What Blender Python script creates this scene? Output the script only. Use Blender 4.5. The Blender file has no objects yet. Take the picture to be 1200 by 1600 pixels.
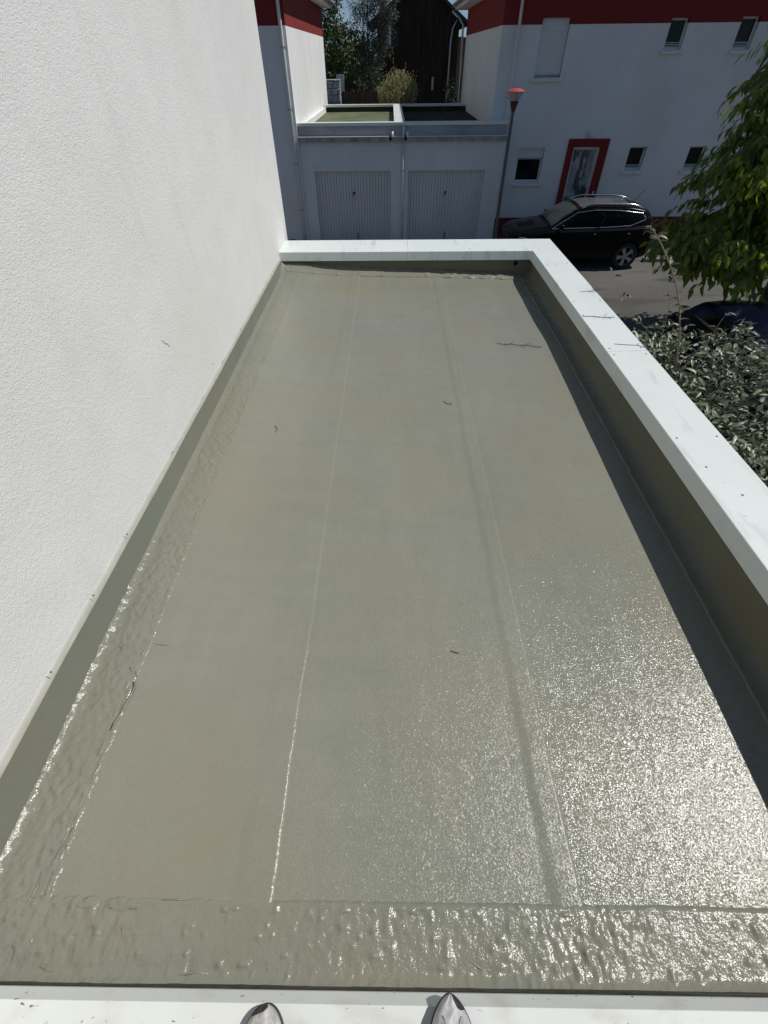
import bpy, math, random
import numpy as np
from mathutils import Vector, Matrix, Quaternion

SC = bpy.context.scene
COL = SC.collection
random.seed(7)
RNG = np.random.default_rng(11)
R = math.radians

# ------------------------------------------------------------------ camera
cam_d = bpy.data.cameras.new('camera')
cam = bpy.data.objects.new('camera', cam_d)
COL.objects.link(cam)
SC.camera = cam
PITCH, YAW, ROLL, FOC = R(45.1625), R(-1.1035), R(-0.6926), 705.8
_f = Vector((math.sin(YAW) * math.cos(PITCH), math.cos(YAW) * math.cos(PITCH), -math.sin(PITCH)))
_x0 = Vector((math.cos(YAW), -math.sin(YAW), 0))
_u0 = _x0.cross(_f)
_x = math.cos(ROLL) * _x0 + math.sin(ROLL) * _u0
_u = -math.sin(ROLL) * _x0 + math.cos(ROLL) * _u0
cam.matrix_world = Matrix(((_x.x, _u.x, -_f.x, 0), (_x.y, _u.y, -_f.y, 0), (_x.z, _u.z, -_f.z, 1.8), (0, 0, 0, 1)))
cam_d.sensor_fit = 'VERTICAL'
cam_d.sensor_height = 32.0
cam_d.sensor_width = 24.0
cam_d.lens = FOC / 1600 * 32.0
cam_d.clip_start = 0.02
cam_d.clip_end = 1500

# ------------------------------------------------------------------ light
SUN_DIR = Vector((0.75, 0.15, 1.0)).normalized()      # towards the sun
SUN_EL = math.asin(SUN_DIR.z)
SUN_AZ = math.atan2(SUN_DIR.x, SUN_DIR.y)
world = bpy.data.worlds.new('World')
SC.world = world
world.use_nodes = True
wn = world.node_tree
bg = wn.nodes['Background']
sky = wn.nodes.new('ShaderNodeTexSky')
sky.sky_type = 'NISHITA'
sky.sun_disc = False
sky.sun_elevation = SUN_EL
sky.sun_rotation = SUN_AZ
sky.air_density = 1.0
sky.dust_density = 0.0
sky.ozone_density = 1.5
wn.links.new(sky.outputs[0], bg.inputs[0])
# clear dry air: the low sky keeps the blue of the sky a little higher up
_tc = wn.nodes.new('ShaderNodeTexCoord')
_sx = wn.nodes.new('ShaderNodeVectorMath'); _sx.operation = 'MULTIPLY_ADD'
_sx.inputs[1].default_value = (1, 1, 0.91); _sx.inputs[2].default_value = (0, 0, 0.09)
wn.links.new(_tc.outputs['Generated'], _sx.inputs[0])
wn.links.new(_sx.outputs[0], sky.inputs[0])
bg.inputs[1].default_value = 0.088
sun_d = bpy.data.lights.new('sun', 'SUN')
sun_d.energy = 5.0
sun_d.angle = R(0.53)
sun_d.color = (1.0, 0.965, 0.915)
sun = bpy.data.objects.new('sun', sun_d)
COL.objects.link(sun)
sun.rotation_euler = SUN_DIR.to_track_quat('Z', 'Y').to_euler()
SC.view_settings.view_transform = 'Standard'
SC.view_settings.look = 'None'
SC.view_settings.exposure = -0.48
SC.view_settings.gamma = 1.0
SC.view_settings.use_curve_mapping = False
SC.render.engine = 'CYCLES'
SC.cycles.max_bounces = 8
SC.cycles.diffuse_bounces = 4
SC.cycles.transparent_max_bounces = 12
SC.cycles.sample_clamp_indirect = 6.0
SC.cycles.caustics_reflective = False
SC.cycles.caustics_refractive = False

# ------------------------------------------------------------------ helpers: materials
def mat(name, col, rough=0.6, metal=0.0, bumps=(), var=None, spec=0.5, coat=0.0, rvar=None, alpha=None, trans=0.0, emis=None, scale_vec=None):
    """Principled material. bumps: (scale, strength, distance, detail, vec) noise relief;
    var: list of (scale, amount_low, amount_high, detail, vec) brightness noise; rvar: (scale, lo, hi)"""
    m = bpy.data.materials.new(name)
    m.use_nodes = True
    nt = m.node_tree
    N, L = nt.nodes, nt.links
    p = N['Principled BSDF']
    p.inputs['Base Color'].default_value = (*col, 1)
    p.inputs['Roughness'].default_value = rough
    p.inputs['Metallic'].default_value = metal
    p.inputs['Specular IOR Level'].default_value = spec
    p.inputs['Coat Weight'].default_value = coat
    p.inputs['Coat Roughness'].default_value = 0.08
    p.inputs['Transmission Weight'].default_value = trans
    tc = N.new('ShaderNodeNewGeometry')
    def noise(scale, detail, vec):
        n = N.new('ShaderNodeTexNoise')
        n.inputs['Scale'].default_value = scale
        n.inputs['Detail'].default_value = detail
        src = tc.outputs['Position']
        if vec:
            mp = N.new('ShaderNodeMapping')
            mp.inputs['Scale'].default_value = vec
            L.new(src, mp.inputs[0])
            src = mp.outputs[0]
        L.new(src, n.inputs['Vector'])
        return n.outputs['Fac']
    if var:
        cur = None
        for (s, lo, hi, det, vec) in var:
            f = noise(s, det, vec)
            mr = N.new('ShaderNodeMapRange')
            mr.inputs['From Min'].default_value = 0.3
            mr.inputs['From Max'].default_value = 0.7
            mr.inputs['To Min'].default_value = lo
            mr.inputs['To Max'].default_value = hi
            L.new(f, mr.inputs['Value'])
            if cur is None:
                cur = mr.outputs[0]
            else:
                mm = N.new('ShaderNodeMath'); mm.operation = 'MULTIPLY'
                L.new(cur, mm.inputs[0]); L.new(mr.outputs[0], mm.inputs[1])
                cur = mm.outputs[0]
        vm = N.new('ShaderNodeVectorMath'); vm.operation = 'SCALE'
        vm.inputs[0].default_value = col
        L.new(cur, vm.inputs['Scale'])
        L.new(vm.outputs[0], p.inputs['Base Color'])
    if rvar:
        f = noise(rvar[0], 3, None)
        mr = N.new('ShaderNodeMapRange')
        mr.inputs['From Min'].default_value = 0.3
        mr.inputs['From Max'].default_value = 0.7
        mr.inputs['To Min'].default_value = rvar[1]
        mr.inputs['To Max'].default_value = rvar[2]
        L.new(f, mr.inputs['Value'])
        L.new(mr.outputs[0], p.inputs['Roughness'])
    prev = None
    for (s, st, dist, det, vec) in bumps:
        f = noise(s, det, vec)
        b = N.new('ShaderNodeBump')
        b.inputs['Strength'].default_value = st
        b.inputs['Distance'].default_value = dist
        L.new(f, b.inputs['Height'])
        if prev:
            L.new(prev, b.inputs['Normal'])
        prev = b.outputs[0]
    if prev:
        L.new(prev, p.inputs['Normal'])
    m['bsdf'] = 1
    return m

def tint(m, col2, scale, lo, hi, detail=4, vec=None):
    """blend the base colour towards col2 where a noise is high: dirt, stains, weathering, painted reflections"""
    nt = m.node_tree; N, L = nt.nodes, nt.links
    p = N['Principled BSDF']
    g = N.new('ShaderNodeNewGeometry')
    n = N.new('ShaderNodeTexNoise')
    n.inputs['Scale'].default_value = scale
    n.inputs['Detail'].default_value = detail
    src = g.outputs['Position']
    if vec:
        mp = N.new('ShaderNodeMapping'); mp.inputs['Scale'].default_value = vec
        L.new(src, mp.inputs[0]); src = mp.outputs[0]
    L.new(src, n.inputs['Vector'])
    mr = N.new('ShaderNodeMapRange')
    mr.inputs['From Min'].default_value = lo
    mr.inputs['From Max'].default_value = hi
    L.new(n.outputs['Fac'], mr.inputs['Value'])
    mx = N.new('ShaderNodeMix'); mx.data_type = 'RGBA'
    L.new(mr.outputs[0], mx.inputs[0])
    bc = p.inputs['Base Color']
    if bc.is_linked:
        L.new(bc.links[0].from_socket, mx.inputs[6])
    else:
        mx.inputs[6].default_value = bc.default_value
    mx.inputs[7].default_value = (*col2, 1)
    L.new(mx.outputs[2], bc)
    return m

def leaf_mat(name, cols, rough=0.4, transl=0.3, tcol=None, spec=0.5, back=None):
    m = bpy.data.materials.new(name); m.use_nodes = True
    nt = m.node_tree; N, L = nt.nodes, nt.links
    p = N['Principled BSDF']; out = N['Material Output']
    g = N.new('ShaderNodeNewGeometry')
    r = N.new('ShaderNodeValToRGB')
    e = r.color_ramp.elements
    e[0].color = (*cols[0], 1); e[1].color = (*cols[-1], 1)
    for i, c in enumerate(cols[1:-1]):
        k = e.new((i + 1) / (len(cols) - 1)); k.color = (*c, 1)
    oi = N.new('ShaderNodeObjectInfo')
    ad = N.new('ShaderNodeMath'); ad.operation = 'ADD'
    L.new(g.outputs['Random Per Island'], ad.inputs[0]); L.new(oi.outputs['Random'], ad.inputs[1])
    fr = N.new('ShaderNodeMath'); fr.operation = 'FRACT'
    L.new(ad.outputs[0], fr.inputs[0])
    L.new(fr.outputs[0], r.inputs[0])
    col = r.outputs[0]
    if back:
        mx = N.new('ShaderNodeMix'); mx.data_type = 'RGBA'
        L.new(g.outputs['Backfacing'], mx.inputs[0])
        L.new(col, mx.inputs[6]); mx.inputs[7].default_value = (*back, 1)
        col = mx.outputs[2]
    L.new(col, p.inputs['Base Color'])
    p.inputs['Roughness'].default_value = rough
    p.inputs['Specular IOR Level'].default_value = spec
    if transl > 0:
        t = N.new('ShaderNodeBsdfTranslucent')
        if tcol:
            t.inputs[0].default_value = (*tcol, 1)
        else:
            L.new(col, t.inputs[0])
        ms = N.new('ShaderNodeMixShader'); ms.inputs[0].default_value = transl
        L.new(p.outputs[0], ms.inputs[1]); L.new(t.outputs[0], ms.inputs[2])
        L.new(ms.outputs[0], out.inputs[0])
    return m

# ------------------------------------------------------------------ helpers: objects
def tag(o, label=None, cat=None, group=None, kind=None):
    if label: o['label'] = label
    if cat: o['category'] = cat
    if group: o['group'] = group
    if kind: o['kind'] = kind
    return o

def empty(name, loc=(0, 0, 0), rz=0, label=None, cat=None, group=None):
    o = bpy.data.objects.new(name, None)
    COL.objects.link(o)
    o.location = loc
    o.rotation_euler = (0, 0, rz)
    o.empty_display_size = 0.1
    return tag(o, label, cat, group)

def link(name, me, m, parent=None, smooth=False):
    o = bpy.data.objects.new(name, me)
    COL.objects.link(o)
    if m is not None and len(me.materials) == 0:
        me.materials.append(m)
    if smooth:
        me.polygons.foreach_set('use_smooth', np.ones(len(me.polygons), dtype=bool))
    if parent: o.parent = parent
    return o

def np_mesh(name, verts, faces, m, parent=None, smooth=False):
    """verts (n,3) array, faces (k,3|4) int array"""
    verts = np.asarray(verts, dtype=np.float32); faces = np.asarray(faces, dtype=np.int32)
    me = bpy.data.meshes.new(name)
    k = faces.shape[1]
    me.vertices.add(len(verts)); me.vertices.foreach_set('co', verts.ravel())
    me.loops.add(faces.size); me.loops.foreach_set('vertex_index', faces.ravel())
    me.polygons.add(len(faces))
    me.polygons.foreach_set('loop_start', np.arange(0, faces.size, k, dtype=np.int32))
    me.polygons.foreach_set('loop_total', np.full(len(faces), k, dtype=np.int32))
    me.update(calc_edges=True)
    me.validate()
    return link(name, me, m, parent, smooth)

class MB:
    def __init__(s):
        s.v = []; s.f = []
    def box(s, x0, x1, y0, y1, z0, z1):
        b = len(s.v)
        s.v += [(x0, y0, z0), (x1, y0, z0), (x1, y1, z0), (x0, y1, z0), (x0, y0, z1), (x1, y0, z1), (x1, y1, z1), (x0, y1, z1)]
        s.f += [tuple(b + i for i in q) for q in ((0, 3, 2, 1), (4, 5, 6, 7), (0, 1, 5, 4), (1, 2, 6, 5), (2, 3, 7, 6), (3, 0, 4, 7))]
        return s
    def poly(s, pts):
        b = len(s.v); s.v += [tuple(p) for p in pts]; s.f.append(tuple(range(b, b + len(pts)))); return s
    def prism(s, pts, vec):
        """extrude polygon (list of 3d points) along vec"""
        b = len(s.v); n = len(pts)
        s.v += [tuple(p) for p in pts] + [(p[0] + vec[0], p[1] + vec[1], p[2] + vec[2]) for p in pts]
        s.f.append(tuple(range(b + n - 1, b - 1, -1))); s.f.append(tuple(range(b + n, b + 2 * n)))
        for i in range(n):
            j = (i + 1) % n
            s.f.append((b + i, b + j, b + n + j, b + n + i))
        return s
    def tube(s, pts, r, n=8, cap=True):
        pts = [Vector(p) for p in pts]
        rs = r if isinstance(r, (list, tuple)) else [r] * len(pts)
        b = len(s.v); ref = None
        for i, p in enumerate(pts):
            d = (pts[min(i + 1, len(pts) - 1)] - pts[max(i - 1, 0)]).normalized()
            if ref is None:
                ref = d.orthogonal().normalized()
            a = (ref - d * ref.dot(d)).normalized(); ref = a
            c = d.cross(a)
            for k in range(n):
                t = 2 * math.pi * k / n
                s.v.append(tuple(p + (a * math.cos(t) + c * math.sin(t)) * rs[i]))
        for i in range(len(pts) - 1):
            for k in range(n):
                k2 = (k + 1) % n
                s.f.append((b + i * n + k, b + i * n + k2, b + (i + 1) * n + k2, b + (i + 1) * n + k))
        if cap:
            s.f.append(tuple(b + k for k in range(n - 1, -1, -1)))
            s.f.append(tuple(b + (len(pts) - 1) * n + k for k in range(n)))
        return s
    def lathe(s, prof, n=20, c=(0, 0, 0)):
        """prof: (r,z) pairs round vertical axis at c"""
        b = len(s.v)
        for (r, z) in prof:
            for k in range(n):
                t = 2 * math.pi * k / n
                s.v.append((c[0] + r * math.cos(t), c[1] + r * math.sin(t), c[2] + z))
        for i in range(len(prof) - 1):
            for k in range(n):
                k2 = (k + 1) % n
                s.f.append((b + i * n + k, b + i * n + k2, b + (i + 1) * n + k2, b + (i + 1) * n + k))
        return s
    def build(s, name, m, parent=None, smooth=False, bevel=0.0, seg=2):
        me = bpy.data.meshes.new(name)
        me.from_pydata(s.v, [], s.f); me.update()
        o = link(name, me, m, parent, smooth)
        if bevel:
            md = o.modifiers.new('bevel', 'BEVEL'); md.width = bevel; md.segments = seg; md.limit_method = 'ANGLE'
            md.harden_normals = False
        return o

def B(name, m, parent, *box, bevel=0.0):
    return MB().box(*box).build(name, m, parent, bevel=bevel)

def copy_tree(o, parent=None):
    c = o.copy(); COL.objects.link(c)
    if parent: c.parent = parent
    for ch in list(o.children):
        copy_tree(ch, c)
    return c

# smooth value noise for geometry
_LAT = np.random.default_rng(5).random((256, 256))
def vn(x, y, f, seed=0):
    x = np.asarray(x) * f + 17.3 * seed; y = np.asarray(y) * f + 9.7 * seed
    i = np.floor(x).astype(int); j = np.floor(y).astype(int)
    u = x - i; v = y - j
    u = u * u * u * (u * (u * 6 - 15) + 10); v = v * v * v * (v * (v * 6 - 15) + 10)
    a = _LAT[i % 256, j % 256]; b = _LAT[(i + 1) % 256, j % 256]
    c = _LAT[i % 256, (j + 1) % 256]; d = _LAT[(i + 1) % 256, (j + 1) % 256]
    return (a * (1 - u) + b * u) * (1 - v) + (c * (1 - u) + d * u) * v - 0.5
def ss(a, b, x):
    t = np.clip((x - a) / (b - a), 0, 1)
    return t * t * (3 - 2 * t)

# ------------------------------------------------------------------ materials
def add_stucco(name, col, strength=1.0, scale=130, var=None, dist=0.004):
    return mat(name, col, 0.9, bumps=((scale, 0.55 * strength, dist, 2, None), (scale * 0.35, 0.3 * strength, dist * 1.5, 3, None)), var=var or [(0.6, 0.95, 1.03, 4, None), (5, 0.97, 1.02, 3, None)], spec=0.2)

M = {}
M['stucco'] = add_stucco('white_stucco', (0.735, 0.725, 0.70), 1.3, 170, dist=0.004)
tint(M['stucco'], (0.70, 0.68, 0.61), 0.9, 0.50, 0.85, 5)
tint(M['stucco'], (0.60, 0.59, 0.55), 2.2, 0.60, 0.95, 6, (1, 2.5, 0.35))
M['render_far'] = add_stucco('white_render', (0.775, 0.775, 0.765), 0.5, 60)
tint(M['render_far'], (0.68, 0.665, 0.62), 0.9, 0.45, 0.80, 5, (1, 1, 0.6))
M['red'] = add_stucco('red_render', (0.215, 0.030, 0.028), 0.5, 60)
M['cap_red'] = mat('red_paint_lit', (0.42, 0.085, 0.08), 0.5)  # cap red lightened, the sunlight on it put into the colour
M['cone_red'] = mat('red_paint_shaded', (0.085, 0.010, 0.016), 0.4)  # lamp red darkened for the cone, its shade put into the colour
M['cop'] = mat('coping_white', (0.735, 0.785, 0.75), 0.42, bumps=((3, 0.08, 0.01, 2, None),), var=[(2.0, 0.955, 1.02, 4, None), (25, 0.985, 1.01, 3, None)], spec=0.45)
tint(M['cop'], (0.45, 0.46, 0.42), 4.0, 0.58, 0.92, 9, (3.0, 0.6, 1))
tint(M['cop'], (0.16, 0.15, 0.12), 60.0, 0.73, 0.78, 2, (0.6, 1.4, 1))
M['cop_near'] = mat('coping_near_white', (0.70, 0.72, 0.68), 0.5, bumps=((4, 0.06, 0.01, 2, None),), var=[(3.0, 0.93, 1.03, 5, None)], spec=0.4)
tint(M['cop_near'], (0.50, 0.48, 0.38), 7.0, 0.52, 0.82, 6, (1, 2, 1))
tint(M['cop_near'], (0.14, 0.13, 0.10), 70.0, 0.70, 0.76, 2, (0.8, 1.5, 1))
def membrane(name, col, grain, rough, ripple, sparkle=0.0):
    """self-levelling coating: fine orange-peel grain with scattered glossy domes"""
    m = mat(name, col, rough, rvar=(7, rough - 0.02, rough + 0.06), spec=0.30,
            bumps=((30, ripple, 0.004, 3, None), (120, grain, 0.0030, 5, None), (380, grain * 0.7, 0.0011, 3, None)),
            var=[(1.1, 0.94, 1.05, 5, (1.6, 0.7, 1)), (9, 0.98, 1.02, 3, None), (3.0, 0.97, 1.025, 4, (0.5, 3.2, 1)), (2.2, 0.97, 1.025, 3, (3.5, 0.3, 1)), (40, 0.985, 1.015, 2, None)])
    tint(m, (col[0] * 1.04, col[1] * 0.965, col[2] * 0.90), 1.3, 0.42, 0.72, 3)
    if sparkle:
        # orange-peel facets: the normal tilts from grain to grain, so the sun breaks into glints
        nt = m.node_tree; N, L = nt.nodes, nt.links
        p = N['Principled BSDF']
        g = N.new('ShaderNodeNewGeometry')
        src = p.inputs['Normal'].links[0].from_socket
        for (sc, amt, det) in ((175, 1.0, 1.5), (380, 0.7, 1.0), (55, 0.40, 2.0)):
            n = N.new('ShaderNodeTexNoise'); n.inputs['Scale'].default_value = sc; n.inputs['Detail'].default_value = det
            L.new(g.outputs['Position'], n.inputs['Vector'])
            ma = N.new('ShaderNodeVectorMath'); ma.operation = 'MULTIPLY_ADD'
            k = sparkle * amt
            ma.inputs[1].default_value = (k, k, 0); ma.inputs[2].default_value = (-0.5 * k, -0.5 * k, 0)
            L.new(n.outputs['Color'], ma.inputs[0])
            ad = N.new('ShaderNodeVectorMath'); ad.operation = 'ADD'
            L.new(src, ad.inputs[0]); L.new(ma.outputs[0], ad.inputs[1])
            src = ad.outputs[0]
        nz = N.new('ShaderNodeVectorMath'); nz.operation = 'NORMALIZE'
        L.new(src, nz.inputs[0]); L.new(nz.outputs[0], p.inputs['Normal'])
    return m
MEM = (0.228, 0.232, 0.187)
M['mem'] = membrane('coated_membrane', MEM, 0.34, 0.24, 0.20, 0.50)
M['mem_glitter'] = membrane('coated_membrane_glossy', MEM, 0.32, 0.155, 0.18, 0.62)
M['mem_smooth'] = membrane('coated_membrane_smooth', MEM, 0.30, 0.20, 0.20, 0.42)
M['mem_rough'] = membrane('coated_membrane_rough', (0.218, 0.222, 0.178), 0.34, 0.17, 0.55, 0.36)
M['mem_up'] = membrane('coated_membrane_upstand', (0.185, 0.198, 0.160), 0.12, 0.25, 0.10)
M['mem_shade'] = membrane('coated_membrane_shaded', (0.165, 0.170, 0.125), 0.10, 0.42, 0.12)  # darker coat for the right and far upstands, shade put into the colour
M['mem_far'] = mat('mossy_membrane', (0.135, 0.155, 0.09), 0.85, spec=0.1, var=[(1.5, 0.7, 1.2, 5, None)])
M['mem_far_shade'] = mat('far_membrane_shaded', (0.045, 0.05, 0.034), 0.9, spec=0.08, var=[(1.5, 0.7, 1.2, 5, None)])  # dark copy for the right roof and back walls, shade put into the colour
M['flash'] = mat('flashing_metal', (0.52, 0.515, 0.475), 0.38, 0.0, var=[(6, 0.9, 1.05, 4, None)], spec=0.6)
M['sealant'] = mat('sealant', (0.40, 0.385, 0.30), 0.6, bumps=((30, 0.4, 0.004, 3, None),), var=[(12, 0.85, 1.1, 4, None)])
M['joint'] = mat('dark_joint', (0.035, 0.034, 0.028), 0.55, var=[(40, 0.6, 1.6, 3, None)])
M['screw'] = mat('screw_steel', (0.22, 0.21, 0.19), 0.4, 0.8)
M['dark'] = mat('dark_void', (0.012, 0.012, 0.012), 0.9)
M['asphalt'] = mat('asphalt', (0.122, 0.116, 0.106), 0.92, bumps=((60, 0.5, 0.01, 2, None),), var=[(0.5, 0.8, 1.15, 5, None), (40, 0.8, 1.2, 2, None)], spec=0.2)
tint(M['asphalt'], (0.07, 0.066, 0.06), 1.1, 0.55, 0.7, 6, (0.4, 1.6, 1))
M['concrete'] = mat('concrete', (0.25, 0.235, 0.21), 0.9, bumps=((20, 0.4, 0.01, 4, None),), var=[(2, 0.8, 1.1, 5, None)])
M['old_concrete'] = mat('weathered_edge', (0.40, 0.41, 0.41), 0.9, var=[(3, 0.6, 1.1, 6, (1, 1, 0.2))])
tint(M['old_concrete'], (0.15, 0.15, 0.14), 4, 0.50, 0.85, 7, (2.5, 1, 0.5))
M['grimy'] = add_stucco('grimy_render', (0.50, 0.515, 0.53), 0.5, 60)
tint(M['grimy'], (0.14, 0.15, 0.16), 1.1, 0.36, 0.80, 7, (0.5, 1, 1.6))
M['pvc'] = mat('white_pvc', (0.76, 0.77, 0.76), 0.4, var=[(2, 0.9, 1.03, 3, None)])
M['door_white'] = mat('garage_door_paint', (0.68, 0.68, 0.655), 0.5, var=[(1.5, 0.9, 1.04, 5, (1, 1, 0.4))])
M['shutter'] = mat('shutter_pvc', (0.72, 0.72, 0.70), 0.5)
M['sill'] = mat('sill_concrete', (0.80, 0.79, 0.77), 0.85, var=[(6, 0.85, 1.05, 4, None)])
M['glass_dark'] = mat('window_glass', (0.008, 0.009, 0.012), 0.06, spec=0.22, bumps=((1.5, 0.05, 0.02, 1, None),))
M['soffit'] = mat('soffit_white', (0.74, 0.74, 0.72), 0.6)
M['tile'] = mat('roof_tile', (0.24, 0.11, 0.075), 0.85, var=[(4, 0.7, 1.15, 4, None)])
M['zinc'] = mat('zinc_gutter', (0.45, 0.46, 0.47), 0.4, 0.7)
M['black_wood'] = mat('black_timber', (0.045, 0.031, 0.022), 0.8, spec=0.1, var=[(9, 0.6, 1.5, 4, (1, 1, 0.06))])
M['brown_wood'] = mat('weathered_timber', (0.32, 0.22, 0.15), 0.85, var=[(12, 0.5, 1.2, 4, (1, 1, 0.05))])
M['fence_wood'] = mat('fence_timber', (0.085, 0.05, 0.032), 0.85, var=[(8, 0.6, 1.3, 4, (1, 1, 0.08))])
M['stone'] = mat('split_stone', (0.48, 0.49, 0.50), 0.9, bumps=((9, 0.9, 0.05, 5, None),), var=[(5, 0.55, 1.15, 5, None)])
M['car_black'] = mat('black_car_paint', (0.004, 0.004, 0.005), 0.2, spec=0.10, coat=0.03)
M['car_blue'] = mat('blue_car_paint', (0.003, 0.005, 0.016), 0.25, spec=0.10, coat=0.02)
M['car_glass'] = mat('car_glass', (0.004, 0.005, 0.006), 0.04, spec=0.2)
M['screen_glass'] = mat('windscreen_glass', (0.05, 0.065, 0.062), 0.05, spec=0.7)
M['sunroof'] = mat('sunroof_glass', (0.10, 0.10, 0.10), 0.18, spec=0.6)
M['chrome'] = mat('chrome_trim', (0.75, 0.76, 0.78), 0.18, 1.0)
M['plastic'] = mat('black_plastic', (0.008, 0.008, 0.008), 0.6, spec=0.2)
M['tyre'] = mat('tyre_rubber', (0.012, 0.012, 0.012), 0.85)
M['alloy'] = mat('alloy_wheel', (0.30, 0.31, 0.32), 0.35, 0.5)
M['tail'] = mat('red_lamp', (0.28, 0.012, 0.015), 0.2, spec=0.6)
M['lamp_clear'] = mat('headlamp_clear', (0.55, 0.56, 0.58), 0.15, spec=0.8)
M['galv'] = mat('painted_pole', (0.10, 0.105, 0.11), 0.25, 0.7)
M['bark'] = mat('bark', (0.09, 0.075, 0.06), 0.9, bumps=((30, 0.6, 0.02, 4, (1, 1, 0.25)),), var=[(14, 0.6, 1.2, 4, None)])
M['stem'] = mat('shoot_stem', (0.30, 0.22, 0.15), 0.7, var=[(30, 0.8, 1.15, 3, None)])
M['twig'] = mat('dry_twig', (0.05, 0.042, 0.035), 0.9)
M['orange'] = mat('orange_leaf', (0.62, 0.14, 0.035), 0.6)
# clear lantern glass
g = bpy.data.materials.new('lantern_glass'); g.use_nodes = True
nt = g.node_tree; nt.nodes.clear()
o_ = nt.nodes.new('ShaderNodeOutputMaterial'); t_ = nt.nodes.new('ShaderNodeBsdfTransparent'); gl = nt.nodes.new('ShaderNodeBsdfGlossy'); df = nt.nodes.new('ShaderNodeBsdfDiffuse')
df.inputs[0].default_value = (0.6, 0.6, 0.56, 1); gl.inputs['Roughness'].default_value = 0.1
m1 = nt.nodes.new('ShaderNodeMixShader'); m1.inputs[0].default_value = 0.35; m2 = nt.nodes.new('ShaderNodeMixShader'); m2.inputs[0].default_value = 0.25
nt.links.new(t_.outputs[0], m1.inputs[1]); nt.links.new(df.outputs[0], m1.inputs[2]); nt.links.new(m1.outputs[0], m2.inputs[1]); nt.links.new(gl.outputs[0], m2.inputs[2]); nt.links.new(m2.outputs[0], o_.inputs[0])
M['lantern'] = g

GZ = -2.7        # street level

# ================================================================== ground
def ground():
    # big terrain sheet with a finer asphalt yard lying 4 mm above it
    o = MB().poly([(-300, -300, GZ - 0.02), (300, -300, GZ - 0.02), (300, 500, GZ - 0.02), (-300, 500, GZ - 0.02)]).build(
        'ground', mat('grassy_ground', (0.07, 0.075, 0.035), 0.95, var=[(0.2, 0.6, 1.3, 5, None), (6, 0.7, 1.3, 4, None)]))
    tag(o, 'grassy ground beyond the houses', kind='structure')
    xs = np.linspace(-30, 45, 76); ys = np.linspace(-12, 24, 37)
    X, Y = np.meshgrid(xs, ys, indexing='ij')
    Z = GZ + vn(X, Y, 0.3, 3) * 0.02
    V = np.stack([X, Y, Z], -1).reshape(-1, 3); n = len(ys)
    F = [(i * n + j, (i + 1) * n + j, (i + 1) * n + j + 1, i * n + j + 1) for i in range(len(xs) - 1) for j in range(n - 1)]
    o = np_mesh('asphalt_yard', V, F, M['asphalt'], smooth=True)
    tag(o, 'grey brown asphalt parking yard between the houses', kind='structure')
    # kerb stones along the parking bay behind the suv
    k = empty('kerb', (0, 0, 0)); tag(k, 'pale concrete kerb stones on the asphalt behind the black car', kind='structure')
    for i in range(7):
        B('kerb_stone', M['concrete'], k, 7.75 + i * 0.50, 7.75 + i * 0.50 + 0.485, 15.30 + 0.012 * (i % 2), 15.46, GZ - 0.05, GZ + 0.10, bevel=0.012)
ground()

# ================================================================== our garage and its roof
WALLX = -1.27
def roof_h(x, y):
    """height of the roof coating"""
    x = np.asarray(x, float); y = np.asarray(y, float)
    z = -0.014 * x + 0.022 * ss(-0.6, -1.2, x) * ss(0.3, 1.6, y) - 0.088 * np.clip(1 - y / 3.9, 0, 1.1) * (0.28 + 0.72 * ss(-1.2, 0.9, x))          # falls gently towards the near right
    z = z + 0.034 * np.clip((x - 1.545) / 0.09, 0, 1.3) ** 2
    z = z + 0.026 * np.clip((-1.205 - x) / 0.045, 0, 1.3) ** 2
    z = z + 0.020 * np.clip((-0.02 - y) / 0.04, 0, 1.3) ** 2
    amp = 0.062 - 0.031 * x
    z = z + amp * np.clip((y - 5.45) / 0.28, 0, 1.05) ** 1.5
    z = z + vn(x, y, 0.9, 1) * 0.012 + vn(x, y, 3.1, 2) * 0.004
    z = z + vn(x * 1.4, y * 0.7, 14, 3) * 0.0010
    return z

def axis(a, b, step, fine_at=(), fine=0.002, span=0.03):
    pts = list(np.linspace(a, b, max(2, int((b - a) / step) + 1)))
    for c in fine_at:
        pts += [p for p in np.arange(c - span, c + span + 1e-9, fine) if a < p < b]
    pts = np.unique(np.round(pts, 5))
    return pts

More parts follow.
